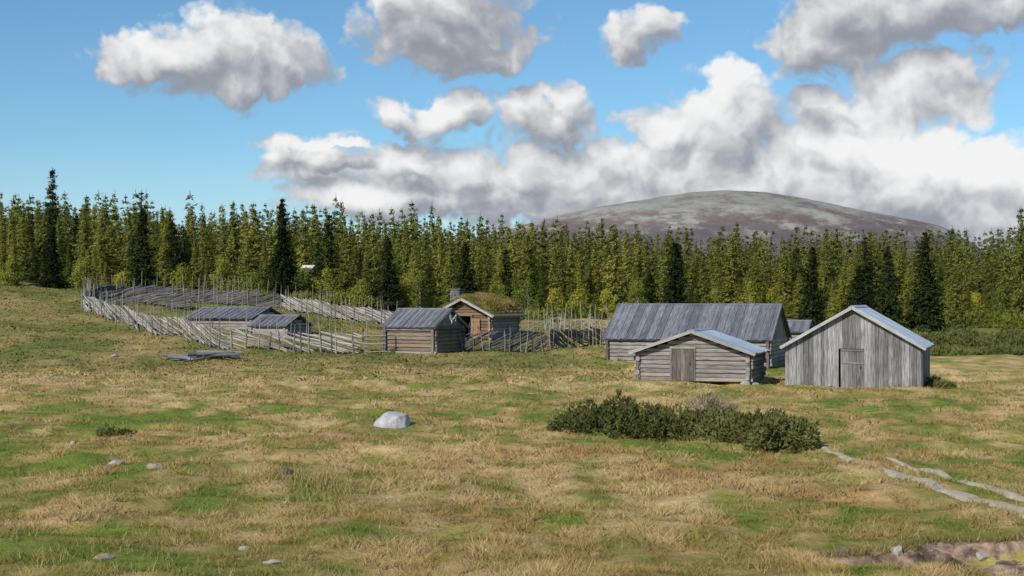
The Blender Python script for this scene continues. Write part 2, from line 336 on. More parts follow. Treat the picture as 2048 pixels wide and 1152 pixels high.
me = npmesh('meadow_grass', V, np.arange(len(V)).reshape(-1, 3), M['grass'], colr=np.clip(C, 0, .88))
tag(link('meadow_grass', me), 'short dry pasture grass in mixed tan and green', 'grass', kind='stuff')
TV = []; TC = []
spots = [hit(640, 985), hit(600, 965), hit(690, 990), hit(655, 965), hit(560, 955), hit(30, 805), hit(160, 780), hit(460, 745)]
for i in range(360):
    py = 1/rng.uniform(1/72, 1/18); spots.append(Vector((X(rng.uniform(0, 2048), py), py, 0)))
n0 = len(spots)
for xx in np.arange(4.6, 9, .09):
    yy = np.arange(19, 22.1, .03); mm = soilm(np.full_like(yy, xx), yy); k = np.where(mm > 0)[0]
    if len(k): spots.append(Vector((xx, yy[k[-1]]+rng.uniform(.0, .14), 0)))
for i, p in enumerate(spots):
    big = i < 5; lip = i >= n0; k = 60 if big else 28; r = .32 if big else (.09 if lip else rng.uniform(.1, .28))
    x = p.x+rng.normal(0, r, k); y = p.y+rng.normal(0, r, k); z = zt(x, y); h = rng.uniform(.25, .5, k) if big else rng.uniform(.07, .19, k)
    q = gcol(np.array([p.x]), np.array([p.y]))[0]; q = q*.55+np.array([.60, .445, .215])*.45
    if lip: q = q*.6
    a = rng.uniform(0, 6.28, k); b = rng.uniform(0, 6.28, k); w = np.maximum(.005, .0003*y); l = h*rng.uniform(.2, 1.1, k)
    T = np.empty((k, 3, 3)); T[:, 0] = np.stack([x-np.cos(a)*w, y-np.sin(a)*w, z], 1); T[:, 1] = np.stack([x+np.cos(a)*w, y+np.sin(a)*w, z], 1); T[:, 2] = np.stack([x+np.cos(b)*l, y+np.sin(b)*l, z+h], 1)
    ok = soilm(x, y) < 0.12; T = T[ok]; kk = ok.sum()
    TV.append(T.reshape(-1, 3)); TC.append(np.repeat(q[None]*rng.uniform(.65, 1.2, kk)[:, None], 3, 0))
V = np.concatenate(TV); C = np.concatenate(TC)
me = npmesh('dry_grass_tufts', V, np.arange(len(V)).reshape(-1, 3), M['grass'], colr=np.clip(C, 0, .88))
tag(link('dry_grass_tufts', me), 'taller straw coloured grass tufts scattered over the pasture', 'grass', kind='stuff')
# ------------------------------------------------------------------ mountain
PR = [(300, 560), (800, 520), (1000, 466), (1080, 443), (1140, 429), (1200, 416), (1300, 400), (1380, 388), (1440, 384), (1520, 388), (1600, 401), (1680, 417), (1750, 430), (1810, 440), (1860, 452), (1900, 475), (1960, 515), (2200, 570), (2600, 590)]
pm = np.linspace(300, 2600, 400); ty = np.interp(pm, *zip(*PR))
for _ in range(4): ty = np.convolve(np.pad(ty, 1, mode='edge'), [.25, .5, .25], 'valid')
ty = ty+2.0*(fbm(pm/30, pm*0, 4, 86)-.5)
yr = np.linspace(0, 1, 90); Yr = 4200+4300*yr; V = []
hp = np.where(yr < .65, np.sin(yr/.65*np.pi/2)**1.7, np.cos((yr-.65)/.35*np.pi/2)**.8*1.0)
for j in range(90):
    xx = (pm-1024)/F*(6995*.35+Yr[j]*.65 if Yr[j] < 6995 else 6995); top = (600-ty)/F*6995; zz = 3.7+top*hp[j]-(1-hp[j])*40+150*hp[j]*(1-hp[j])*(fbm(xx/300, np.full_like(xx, Yr[j]/300), 5, 81)-.5)*2
    V.append(np.stack([xx, np.full_like(xx, Yr[j]), zz], 1))
V = np.concatenate(V); nx = len(pm); I = (np.arange(89)[:, None]*nx+np.arange(nx-1)[None, :]).ravel()
m, t = newmat('fell_heath_cloud_shade'); p = t.n('ShaderNodeNewGeometry').outputs['Position']; sp = t.n('ShaderNodeSeparateXYZ'); t.l(p, sp.inputs[0])
a = t.noise(t.vm('MULTIPLY', p, (.007, .0016, .018)), 1.0, 8, .75); b = t.noise(t.vm('MULTIPLY', p, (.0014, .0006, .005)), 1.0, 5)
hgt = t.math('ADD', sp.outputs[2], t.math('MULTIPLY', t.math('SUBTRACT', a, .5), 300)); hgt = t.math('ADD', hgt, t.math('MULTIPLY', t.math('SUBTRACT', b, .5), 340))
c = t.mix(t.ss(hgt, 310, 440), (.165, .13, .125), (.26, .255, .22)); c = t.mix(t.math('MULTIPLY', t.ss(a, .5, .60), .65), c, (.34, .34, .305)); c = t.mix(t.math('MULTIPLY', t.ss(a, .49, .39), .6), c, (.14, .10, .098)); c = t.mix(t.math('MULTIPLY', t.ss(hgt, 340, 240), .7), c, (.11, .10, .115))  # heath tones; lower slopes darkened, cloud shadow put into the colour
principled(t, c, .95, .1); M['fell'] = m
tag(link('mountain', npmesh('mountain', V, np.stack([I, I+1, I+nx+1, I+nx], 1), m, smooth=True)), 'broad rounded bare fell rising behind the forest', 'mountain', kind='structure')
# ------------------------------------------------------------------ trees
def spruce_arrays(seed, H=8., R=1.2, levels=36, nb=12, k=9, sz=1., drop=.45, ex=1.1):
    r = random.Random(seed); V = []; T = []; Rn = []; O = []
    gaps = [(r.uniform(0, 6.28), r.uniform(.05, .85)) for _ in range(7)]
    for i in range(levels):
        t = (i+r.random())/levels; z = H*(.03+.94*t); L = R*((1-t)**ex)*r.uniform(.75, 1.18)+.12
        n = max(3, int(nb*(1-.6*t))); lev = r.random()*.5
        for b in range(n):
            ph = r.uniform(0, 6.283); l = L*r.uniform(.5, 1.2)
            if any(abs((ph-g+3.14) % 6.28-3.14) < .6 and abs(t-tt) < .08 for g, tt in gaps): l *= .4
            d = l*r.uniform(.1, .15+drop*2*(1-t*.7)); d = min(d, z*.8); cx, sn = math.cos(ph), math.sin(ph); br = r.random()*.5
            for j in range(k):
                s = (j+r.random())/k; s = s**.6; px, py, pz = l*s*cx+r.gauss(0, .07), l*s*sn+r.gauss(0, .07), z-d*s+.2*l*s*s+r.gauss(0, .07)
                q = ph+r.choice((-1, 1))*r.uniform(.1, 1.2); ln = sz*r.uniform(.17, .36)*(1-.4*t); w = sz*r.uniform(.06, .115)*(1-.3*t)
                dx, dy, dz = math.cos(q)*ln, math.sin(q)*ln, r.uniform(-.8, .25)*ln
                tw = r.uniform(-.7, .7); e = len(V); ax, ay, az = -math.sin(q)*w, math.cos(q)*w, tw*w
                V += [(px-ax, py-ay, pz-az), (px+ax, py+ay, pz+az), (px+dx, py+dy, pz+dz)]; T.append((e, e+1, e+2)); Rn.append(lev*.6+br+r.random()*.3*(s+.3)); O += [(cx, sn, .4)]*3
    for j in range(16):
        z = H*(.91+.09*j/16); q = r.uniform(0, 6.28); w = .13*(1-j/18); e = len(V)
        V += [(0, 0, z-.12), (.03*math.cos(q+1.5), .03*math.sin(q+1.5), z+.05), (w*math.cos(q), w*math.sin(q), z+.1)]; T.append((e, e+1, e+2)); Rn.append(.5); O += [(math.cos(q), math.sin(q), .4)]*3
    return np.array(V), np.array(T), np.array(Rn), np.array(O)
def trunk_mesh(name, H, r, mat, limbs=10, seed=0):
    rr = random.Random(seed); b = MB(); b.path([(0, 0, -.25), (0, 0, H*.1), (rr.gauss(0, .03), rr.gauss(0, .03), H*.5), (0, 0, H*.97)], [r*1.25, r, r*.62, .012], 7)
    for i in range(limbs):
        z = H*rr.uniform(.06, .5); q = rr.uniform(0, 6.28); l = rr.uniform(.3, .8); b.path([(0, 0, z), (math.cos(q)*l*.6, math.sin(q)*l*.6, z-.08), (math.cos(q)*l, math.sin(q)*l, z-.05)], [r*.2, r*.13, .006], 4)
    o = b.build(name, mat); me = o.data; bpy.data.objects.remove(o); return me
SPR = []
for i in range(10):
    Rr = [2.0, 2.5, 1.7, 2.6, 2.2, 1.55, 2.4, 1.9, 2.25, 1.6][i]
    v, tr, rn, ov = spruce_arrays(100+i, R=Rr, nb=[15, 17, 14, 17, 16, 13, 16, 14, 16, 13][i], k=10, drop=[.4, .5, .6, .35, .45, .6, .4, .5, .3, .55][i], ex=[1.0, .9, 1.15, .85, 1.0, 1.0, 1.1, 1.2, .9, 1.05][i])
    SPR.append((npmesh('crown', v, tr, M['spruce'], rn, out=ov), npmesh('crown', v, tr, M['spruce_dark'], rn, out=ov), trunk_mesh('trunk', 8, .10, M['bark'], 10, i)))
BIG = []
for i in range(3):
    v, tr, rn, ov = spruce_arrays(150+i, R=[2.15, 1.9, 2.4][i], nb=24, k=13, levels=40, sz=1.05, drop=[.4, .5, .35][i], ex=[.85, .9, .8][i])
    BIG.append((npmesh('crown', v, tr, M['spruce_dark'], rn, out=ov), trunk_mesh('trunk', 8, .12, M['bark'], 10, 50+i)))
LOW = [spruce_arrays(200+i, R=[2.1, 2.6, 1.7, 2.2, 1.85, 2.4][i], levels=22, nb=10, k=6, sz=1.45, ex=[1.0, .9, 1.1, .9, 1.0, .95][i]) for i in range(6)]
def spruce(x, y, h, label, group=None, dark=False, var=None, wide=1., big=None):
    s = h/8.; e = empty('spruce_tree', (x, y, Z(x, y)-.05), U(0, 6.28), label, 'tree', group); e.scale = (s**.75*wide, s**.75*wide, s)
    if big is not None: link('trunk', BIG[big][1], e); link('crown', BIG[big][0], e); return e
    c, cd, tk = SPR[random.randrange(10) if var is None else var]
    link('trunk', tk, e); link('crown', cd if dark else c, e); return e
DK = [(285, 412, 114.5, 1.0, 'broad dark spruce in front of the forest above the left end of the pole fence'),
      (565, 393, 117, .85, 'tall dark spruce in the forest front right behind the meeting corner of the back fences'),
      (930, 482, 121, 1.0, 'short wide dark spruce rising right behind the turf-roofed cabin'),
      (1350, 480, 130, 1.0, 'broad dark spruce rising behind the long barn roof left of its middle'),
      (1625, 490, 125, .95, 'dark spruce between the long barn and the plank barn gable'),
      (1718, 528, 122, 1.1, 'shortest dark spruce, squat, directly behind the plank barn roof ridge'),
      (1775, 487, 128, .9, 'dark pointed spruce behind the right roof slope of the plank barn'),
      (1850, 460, 130, .95, 'tall dark conical spruce standing just right of the plank barn'),
      (1912, 520, 140, 1.0, 'medium spruce above the low junipers right of the plank barn'),
      (2042, 412, 138, .8, 'tallest spruce, at the right edge of the picture'),
      (105, 450, 114.5, .95, 'full dark green spruce near the left end of the forest front'),
      (775, 470, 116.5, .9, 'bushy dark spruce behind the right end of the upper pole fence')]
for i, (px, py, Y, w, lab) in enumerate(DK):
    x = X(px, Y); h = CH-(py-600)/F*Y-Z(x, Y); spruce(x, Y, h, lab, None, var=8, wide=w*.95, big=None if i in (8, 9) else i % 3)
cand = []
Y = 113.
while Y < 262:
    xx = X(-90, Y)+U(0, 3)
    while xx < X(2140, Y):
        x = xx+U(-1.9, 1.9); y = Y+U(-2.6, 2.6); px = 1024+F*x/y; e = float(edgeY(px)); near_ = any(abs(px-d[0]) < 30 and y < d[2]+5 for d in DK)
        if y > e and not near_: cand.append((y-e, x, y, px))
        xx += 2.7+U(0, 1.0)+(.5 if Y > 190 else 0)
    Y += 3.2
cand.sort(); ind = cand[:280]; rest = cand[280:]
def zone(px):
    if px < 420: return ('one of the many sunlit spruces in the forest front behind the left fence corner', 'forest front spruces behind the left fence corner')
    if px < 830: return ('one of the many sunlit spruces in the forest front behind the fenced pasture sheds', 'forest front spruces behind the fenced pasture')
    if px < 1230: return ('one of the many sunlit spruces in the forest front behind the turf-roofed cabin', 'forest front spruces behind the turf-roofed cabin')
    if px < 1640: return ('one of the many sunlit spruces in the forest front behind the long barn', 'forest front spruces behind the long barn')
    return ('one of the many sunlit spruces in the forest front behind the plank barn and junipers', 'forest front spruces behind the plank barn')
def theight(d, px, x, y):
    h = 4.8+3.6*min(d/80, 1)+random.gauss(0, 1.4)+2.6*(float(vn(x/11, y/14, 77))-.45)
    if px > 1250 and d < 25: h += .4
    if px > 800 and d > 40: h += .6
    if random.random() < .12: h += 1.9
    if d < 9 and random.random() < .35: h *= .6
    if 565 < px < 642 and y < 131: h = U(1.7, 2.4)
    return max(1.7, min(h, 11.0))
for d, x, y, px in ind:
    l, g = zone(px); spruce(x, y, theight(d, px, x, y), l, g, dark=random.random() < .08, wide=U(.72, 1.15))
VV = []; TT = []; RR = []; OO = []; off = 0
for d, x, y, px in rest:
    v, tr, rn, ov = LOW[random.randrange(6)]; h = theight(d, px, x, y)/8; w = h**.75*U(.65, 1.05); a = U(0, 6.28); ca, sa = math.cos(a), math.sin(a)
    q = np.stack([(v[:, 0]*ca-v[:, 1]*sa)*w+x, (v[:, 0]*sa+v[:, 1]*ca)*w+y, v[:, 2]*h+Z(x, y)], 1); VV.append(q); TT.append(tr+off); off += len(v); RR.append(rn*.8+(U(-.3, .4) if random.random() > .15 else -.6)); OO.append(np.stack([ov[:, 0]*ca-ov[:, 1]*sa, ov[:, 0]*sa+ov[:, 1]*ca, ov[:, 2]], 1))
print('forest trees', len(ind), len(rest))
me = npmesh('spruce_forest', np.concatenate(VV), np.concatenate(TT), M['spruce_far'], np.concatenate(RR), out=np.concatenate(OO))
tag(link('spruce_forest', me), 'deep dense spruce forest filling the background behind the front trees', 'forest', kind='stuff')
# birches and leafy bushes
def birch(px, Y, h, w, label, mat='birch', group=None):
    r = random.Random(int(px*7+h*10)); x = X(px, Y); e = empty('birch_tree', (x, Y, Z(x, Y)-.05), 0, label, 'tree', group); V = []; T = []; Rn = []; O = []
    b = MB(); b.path([(0, 0, -.2), (.05, 0, h*.35), (-.04, .03, h*.7), (0, 0, h*.92)], [.06, .05, .03, .01], 6)
    for c in range(24):
        z = h*r.uniform(.06, .94); tt = z/h; rad = w*(math.sin(min(1, tt*1.05+.15)*math.pi)**.7)*r.uniform(.35, .95); q = r.uniform(0, 6.28); cx, cy = math.cos(q)*rad*.75, math.sin(q)*rad*.75
        b.path([(0, 0, z*.7), (cx*.6, cy*.6, z*.9), (cx, cy, z)], [.025, .016, .006], 4); cr = w*r.uniform(.28, .5); lt = r.random()*.5
        for j in range(100):
            d = Vector((r.gauss(0, 1), r.gauss(0, 1), r.gauss(0, .8))).normalized(); o = (d*.6+Vector((cx/w, cy/w, .35))).normalized(); d = d*cr*r.random()**.4; p = Vector((cx, cy, z))+d; s = r.uniform(.08, .16); a = Vector((r.gauss(0, 1), r.gauss(0, 1), r.gauss(0, 1))).normalized()*s; bb = Vector((r.gauss(0, 1), r.gauss(0, 1), r.gauss(0, 1))).normalized()*s
            k = len(V); V += [p-a*.5, p+a*.5, p+bb]; T.append((k, k+1, k+2)); Rn.append(lt+r.random()*.5); O += [tuple(o)]*3
    b.build('trunk', M['birchbark'], e); link('crown', npmesh('crown', [tuple(q) for q in V], T, M[mat], Rn, out=O), e)
for px, Y, h, w, lab, mt in [(1500, 136, 4.4, 1.7, 'yellow-green birch behind the long barn roof, left of two', 'birch'), (1545, 134, 3.9, 1.5, 'yellow-green birch beside the right end of the long barn roof', 'birch'), (1212, 127, 2.6, 1.3, 'small bright green birch just left of the long barn roof', 'birch'),
    (1055, 124, 3.6, 1.8, 'green leafy tree behind the right eave of the turf-roofed cabin', 'birch_green'), (1110, 127, 2.6, 1.3, 'low yellowish birch between turf-roofed cabin and long barn', 'birch'), (1275, 140, 3.8, 1.7, 'round leafy tree above the left part of the long barn roof', 'birch_green'),
    (840, 121, 3.2, 1.7, 'green leafy tree left of the cabin chimney', 'birch_green'), (365, 114.5, 2.6, 1.2, 'small yellowish birch behind the left fence, at the forest edge', 'birch'), (445, 115.5, 3.2, 1.5, 'green leafy tree behind the back fence above the low sheds', 'birch_green'),
    (22, 114, 2.2, 1.2, 'yellowish low birch at the far left of the forest edge', 'birch'), (655, 116, 3.0, 1.3, 'green leafy tree just right of the forest cabin', 'birch_green'), (600, 121, 2.5, 1.4, 'low leafy tree hiding the wall of the forest cabin', 'birch_green'), (626, 119, 2.4, 1.2, 'low yellowish birch in front of the forest cabin', 'birch'), (613, 127, 2.55, 1.5, 'leafy bushy tree right under the pale roof of the forest cabin', 'birch_green'), (1430, 137, 3.4, 1.4, 'dull green leafy tree above the right half of the long barn roof', 'birch_green'), (2000, 140, 3.4, 1.5, 'green leafy tree above the right-hand junipers', 'birch_green'),
    (170, 114, 2.4, 1.4, 'low green leafy tree at the forest edge behind the left fence corner', 'birch_green'), (250, 115, 1.9, 1.2, 'small leafy tree at the forest edge beside the leftmost broad dark spruce', 'birch'), (510, 116, 2.4, 1.4, 'leafy tree behind the dark back fence, right of its middle', 'birch_green'), (725, 116, 2.4, 1.4, 'low leafy tree behind the middle of the upper right fence', 'birch_green'), (815, 118, 2.2, 1.3, 'low yellowish birch behind the storehouse roof', 'birch'), (1000, 124, 3.0, 1.5, 'leafy tree rising behind the turf roof ridge', 'birch_green'), (1160, 127, 2.8, 1.5, 'green leafy tree above the thin pole fence', 'birch'), (1950, 143, 3.0, 1.5, 'leafy tree above the middle of the right-hand junipers', 'birch')]:
    birch(px, Y, h, w, lab, mt)
# ------------------------------------------------------------------ junipers
def bush(name, label, px, Y, lobes, n, sl, group=None, mat='juniper', cat='bush', stems=8, zoff=0., wid=.22):
    r = np.random.default_rng(int(px)); x0 = X(px, Y); e = empty(name, (x0, Y, Z(x0, Y)+zoff), 0, label, cat, group)
    L = np.array(lobes, float); wgt = L[:, 3]*L[:, 5]+L[:, 3]*L[:, 4]; idx = r.choice(len(L), n, p=wgt/wgt.sum()); l = L[idx]
    d = r.normal(size=(n, 3)); d[:, 2] = np.abs(d[:, 2])*1.0-.25; d /= np.linalg.norm(d, axis=1)[:, None]; rad = 1-.5*r.random(n)**2.2+.1*r.random(n)**3
    lump = .66+.58*vn(d[:, 0]*2.6+idx*7, d[:, 1]*2.3+d[:, 2]*2.1, 5); p = l[:, :3]+d*l[:, 3:6]*(rad*lump)[:, None]
    V = []; Rn = []; lt = vn(p[:, 0]*2.4, p[:, 2]*2.4+p[:, 1], 3); ou = d*.9+np.array([0, 0, .35])+(vn(p[:, 0]*3.1, p[:, 1]*3.1+p[:, 2]*3, 4)-.5)[:, None]*np.array([1.2, .8, .3])
    for k in range(3):
        o = d*.7+r.normal(size=(n, 3))*.55+np.array([0, 0, .45]); o /= np.linalg.norm(o, axis=1)[:, None]; ln = sl*r.uniform(.5, 1.3, n)[:, None]; s = np.cross(o, r.normal(size=(n, 3))); s /= np.linalg.norm(s, axis=1)[:, None]; w = sl*wid*r.uniform(.6, 1.2, n)[:, None]
        V.append(np.stack([p-s*w, p+s*w, p+o*ln], 1)); Rn.append(lt*.75+.5*r.random(n)-.1)
    V = np.concatenate(V).reshape(-1, 3); ov = np.repeat(np.concatenate([ou]*3), 3, 0); link('foliage', npmesh('foliage', V, np.arange(len(V)).reshape(-1, 3), M[mat], np.concatenate(Rn), out=ov), e)
    for i in range(stems):
        b = MB(); q = L[r.integers(len(L))]; t = q[:3]+r.normal(size=3)*q[3:6]*.4; b.path([(q[0]*.8, q[1], -.1), tuple((q[:3]*.5+t*.5)*np.array([1, 1, .6])), tuple(t)], [.03, .02, .008], 5); b.build('stem', M['bark'], e)
    return e
def lobes(w, d, h, n, seed, lo=.55):
    r = random.Random(seed); o = []
    for i in range(n):
        t = (i+.5)/n*2-1; k = math.sqrt(max(.1, 1-t*t*.8)); rx = w*r.uniform(.8, 1.3)/n*1.3; o.append((t*w*.5*.85, r.uniform(-.3, .3)*d, h*.12, rx, d*.5*k*r.uniform(.7, 1), h*k*r.uniform(lo, 1.0)))
    return o
bush('juniper_bush', 'large dark green juniper, left half of the foreground thicket beside the log shed', 1252, 38.2, lobes(3.6, 2.4, .93, 8, 2, .7), 5800, .125)
bush('juniper_bush', 'dark juniper in the middle of the foreground thicket, shaded on its right', 1415, 37.4, lobes(2.9, 2.2, .90, 6, 5, .7), 4600, .125)
bush('juniper_bush', 'spreading juniper with brownish tips, right end of the foreground thicket', 1540, 36.0, lobes(2.2, 2.2, .90, 5, 8, .7), 3800, .125)
bush('bare_shrub', 'bare grey twiggy shrub on top of the juniper thicket', 1412, 39.9, [(0, 0, .3, .5, .4, .6), (.4, 0, .3, .4, .3, .5)], 420, .30, None, 'twig', 'shrub', 10, 0, .025)
bush('juniper_bush', 'low dark juniper patch alone in the left foreground grass', 232, hit(232, 870).y, [(-.22, 0, -.02, .28, .26, .22), (.18, 0, -.03, .34, .26, .16)], 420, .09, mat='juniper')
bush('juniper_bush', 'low dark juniper against the right corner of the plank barn', 1876, 60.5, [(-.2, 0, .05, .45, .4, .42), (.3, 0, .0, .45, .4, .28)], 800, .14, mat='juniper_dark')
for i, (px, Y, w, h, lab) in enumerate([(1850, 96, 3.0, 1.6, 'dark juniper touching the plank barn side, first of the right-hand row'), (1905, 93, 2.4, .8, 'low juniper, second from the plank barn in the right-hand row'), (1950, 99, 2.6, 1.3, 'juniper in the middle of the right-hand row'), (2000, 94, 2.6, .85, 'juniper near the right end of the row, before the frame edge'), (2052, 97, 3.0, 1.4, 'juniper cut by the right edge of the picture'), (1925, 108, 3.0, 1.6, 'farther juniper behind the middle of the right-hand row'), (2015, 110, 3.0, 1.2, 'farther juniper behind the right end of the row')]):
    bush('juniper_bush', lab, px, Y, lobes(w*1.15, 1.8, h, 4, 20+i, .4), 1500, .22, stems=3, mat='juniper_dark')
for i, (px, Y, w, h, lab) in enumerate([(600, 113, 3, 1.0, 'low dark shrub behind the upper pole fence corner'), (700, 113, 3.4, 1.2, 'low dark shrub behind the upper pole fence middle'), (1075, 118, 2.8, 1.2, 'low green shrub right of the turf-roofed cabin'), (1165, 120, 3, 1.3, 'low green shrub behind the thin pole fence'), (520, 113, 2.8, 1.0, 'low green shrub behind the back fence above the small shed'), (1890, 140, 4.5, 1.6, 'green shrub at the forest foot behind the first right-hand juniper'), (1975, 136, 5, 1.5, 'green shrub at the forest foot behind the right-hand juniper row'), (2040, 132, 4, 1.5, 'green shrub at the forest foot under the tallest right-edge spruce')]):
    bush('shrub', lab, px, Y, lobes(w, 1.6, h, 4, 40+i), 1100, .28, stems=3, mat='birch_green', cat='shrub')
# ------------------------------------------------------------------ rocks
def rock(name, label, loc, w, d, h, seed, mat, planes=None, group=None, parent=None, cat='stone', soft=.96):
    r = random.Random(seed); bm = bmesh.new(); bmesh.ops.create_icosphere(bm, subdivisions=4, radius=1)
    if planes is None:
        planes = []
        for i in range(9):
            n = Vector((r.gauss(0, 1), r.gauss(0, 1), r.gauss(.2, .8))).normalized(); planes.append((n, r.uniform(.55, .85)))
    for v in bm.verts:
        for n, c in planes:
            n = Vector(n).normalized(); k = v.co.dot(n)
            if k > c: v.co -= n*(k-c)*soft
        v.co += v.co.normalized()*(mnoise.noise(v.co*2.5+Vector((seed, 0, 0)))*.07+mnoise.noise(v.co*7+Vector((seed, 3, 0)))*.03)
    xs = [v.co.x for v in bm.verts]; zs = [v.co.z for v in bm.verts]; ys = [v.co.y for v in bm.verts]; zmax = max(zs)
    for v in bm.verts:
        v.co = Vector(((v.co.x-(max(xs)+min(xs))/2)*w/(max(xs)-min(xs)), v.co.y*d/(max(ys)-min(ys)), (v.co.z+.35)/(zmax+.35)*h))
    bmesh.ops.recalc_face_normals(bm, faces=bm.faces); me = bpy.data.meshes.new(name); bm.to_mesh(me); bm.free(); me.materials.append(mat); o = link(name, me, parent, loc)
    if label: tag(o, label, cat, group)
    return o
p = hit(780, 856)
rock('boulder', 'pale blue-grey angular boulder lying alone in the green grass', (p.x, p.y+.3, p.z-.06), 1.09, .85, .49, 4, M['boulder'], [((.08, -.15, 1), .6), ((1, -.25, .08), .73), ((-.70, -.1, .6), .57), ((-.2, -1, .25), .57), ((.55, -.75, .15), .7), ((-.3, -.5, .8), .68)], cat='boulder', soft=.84)
for i, (px, py, w, h, mt, lab) in enumerate([(232, 930, 32, 9, 'stonepale', 'small whitish stone in the left foreground grass, below the juniper patch'), (313, 936, 40, 8, 'stonebrown', 'small brownish stone right of the whitish one in the left foreground'), (207, 1116, 42, 6, 'stonebrown', 'flat pinkish stone in the bottom left green grass'), (490, 1100, 30, 6, 'stonepale', 'pale stone at the bottom left, right of the flat pinkish one'), (545, 1126, 40, 5, 'stonepale', 'flat grey stone nearest the bottom edge left of the middle'), (576, 948, 36, 11, 'darkstone', 'dark lump standing in for a peat hole among tall straw grass'), (146, 887, 12, 4, 'stonepale', 'tiny pale stone left of the juniper patch'), (1795, 1110, 28, 15, 'stonepale', 'pale grey stone sitting in the bare soil bank'), (1690, 1104, 36, 8, 'darkstone', 'dark earthy stone at the left end of the bare soil bank'), (1870, 1112, 30, 9, 'darkstone', 'dark earthy stone right of the pale one in the bare soil bank'), (1965, 1120, 30, 11, 'stonepale', 'small pale stone near the right end of the bare soil bank'), (1192, 1112, 20, 6, 'stonebrown', 'small tan stone low in the middle near the bottom edge'), (230, 714, 16, 6, 'stone', 'small grey stone on the left slope left of the timber heap')]):  # dark lump among the straw grass is added in place of a peat hole
    p = hit(px, py); s = p.y/F; rock('stone', lab, (p.x, p.y, p.z-.01), w*s, w*s*.8, h*s*1.1+.02, 30+i, M[mt])
# ------------------------------------------------------------------ building helpers
def logs(mb, a, b, z0, z1, d=.2, over=.18, holes=()):
    a = Vector(a); b = Vector(b); L = (b-a).length; dr = (b-a)/L; n = max(1, round((z1-z0)/d)); dd = (z1-z0)/n
    nv = Vector((-dr.y, dr.x, 0))
    for i in range(n):
        z = z0+(i+.5)*dd; segs = [(-over*U(.6, 1.2), L+over*U(.6, 1.2))]
        for s0, s1, zt_ in holes:
            if z < zt_:
                ns = []
                for p, q in segs:
                    if s0 > p and s1 < q: ns += [(p, s0), (s1, q)]
                    else: ns.append((p, q))
                segs = ns
        for p, q in segs:
            o = nv*U(-.012, .012); A = a+dr*p+o+Vector((0, 0, z+U(-.01, .01))); B = a+dr*q+o+Vector((0, 0, z+U(-.012, .012))); mb.hewn(A, B, .17, dd*U(.97, 1.03))
def gable_logs(mb, c, dr, hw, z0, zr, d=.2):
    n = max(1, int((zr-z0)/d))
    for i in range(n):
        z = z0+(i+.5)*d; w = hw*(1-(z+d*.3-z0)/(zr-z0))
        if w > .12: mb.hewn(c-dr*w+Vector((0, 0, z)), c+dr*w+Vector((0, 0, z)), .17, d*.99)
def planks(mb, a, b, zb, ztop, w=.17, th=.03, nrm=(0, -1, 0), holes=()):
    a = Vector(a); b = Vector(b); L = (b-a).length; dr = (b-a)/L; s = 0; nrm = Vector(nrm)
    while s < L-.02:
        ww = min(w*U(.7, 1.3), L-s); m = s+ww/2; lift = nrm*U(0, .018); z0 = zb+U(-.05, .06)
        for h0, h1, hz in holes:
            if h0 < m < h1: z0 = hz
        t0 = ztop(m)
        if t0 > z0+.05: mb.beam(a+dr*m+lift+Vector((0, 0, z0)), a+dr*m+lift+Vector((U(-.01, .01), 0, t0)), ww*.94, th, up=tuple(nrm))
        s += ww
def roof(root, axis_, c, hw, l0, l1, ze, zr, mat, bw=.2, th=.03, step=.025, name='roof', barge=None, ridge=True):
    """axis 'y': ridge runs along local y, c = x of ridge; axis 'x': ridge runs along local x, c = y of ridge"""
    mp = (lambda a, b, z: Vector((c+a, b, z))) if axis_ == 'y' else (lambda a, b, z: Vector((b, c+a, z)))
    for sg in (-1, 1):
        mb = MB(); nr = (mp(sg*(zr-ze), 0, hw)-mp(0, 0, 0)).normalized()
        mb.beam(mp(0, (l0+l1)/2, zr-.04), mp(sg*hw*.985, (l0+l1)/2, ze-.04), (l1-l0)*.985, .03, up=nr, r=.25)
        b = l0; i = 0
        while b < l1-.03:
            w = min(bw*U(.9, 1.1), l1-b); lift = nr*(step if i % 2 else 0)+nr*U(0, .006); ex = U(-.03, .04)
            dv = (mp(sg*hw, 0, ze)-mp(0, 0, zr)).normalized()
            mb.beam(mp(0, b+w/2, zr)+lift, mp(sg*hw, b+w/2, ze)+lift+dv*ex, w*(1.12 if i % 2 else .97), th, up=nr); b += w; i += 1
        mb.build(name, mat, root)
        if barge:
            for e in (l0-.012, l1+.012):
                q = MB(); q.beam(mp(0, e, zr-.045), mp(sg*(hw+.02), e, ze-.045), .03, .13, up=nr); q.build('barge_board', barge, root)
    if ridge:
        mb = MB()
        for sg in (-1, 1):
            nr = (mp(sg*(zr-ze), 0, hw)-mp(0, 0, 0)).normalized(); dv = (mp(sg*hw, 0, ze)-mp(0, 0, zr)).normalized()
            mb.beam(mp(0, l0-.02, zr+.045)+dv*.08, mp(0, l1+.02, zr+.045)+dv*.08, .17, .02, up=nr)
        mb.build('ridge_board', mat, root)
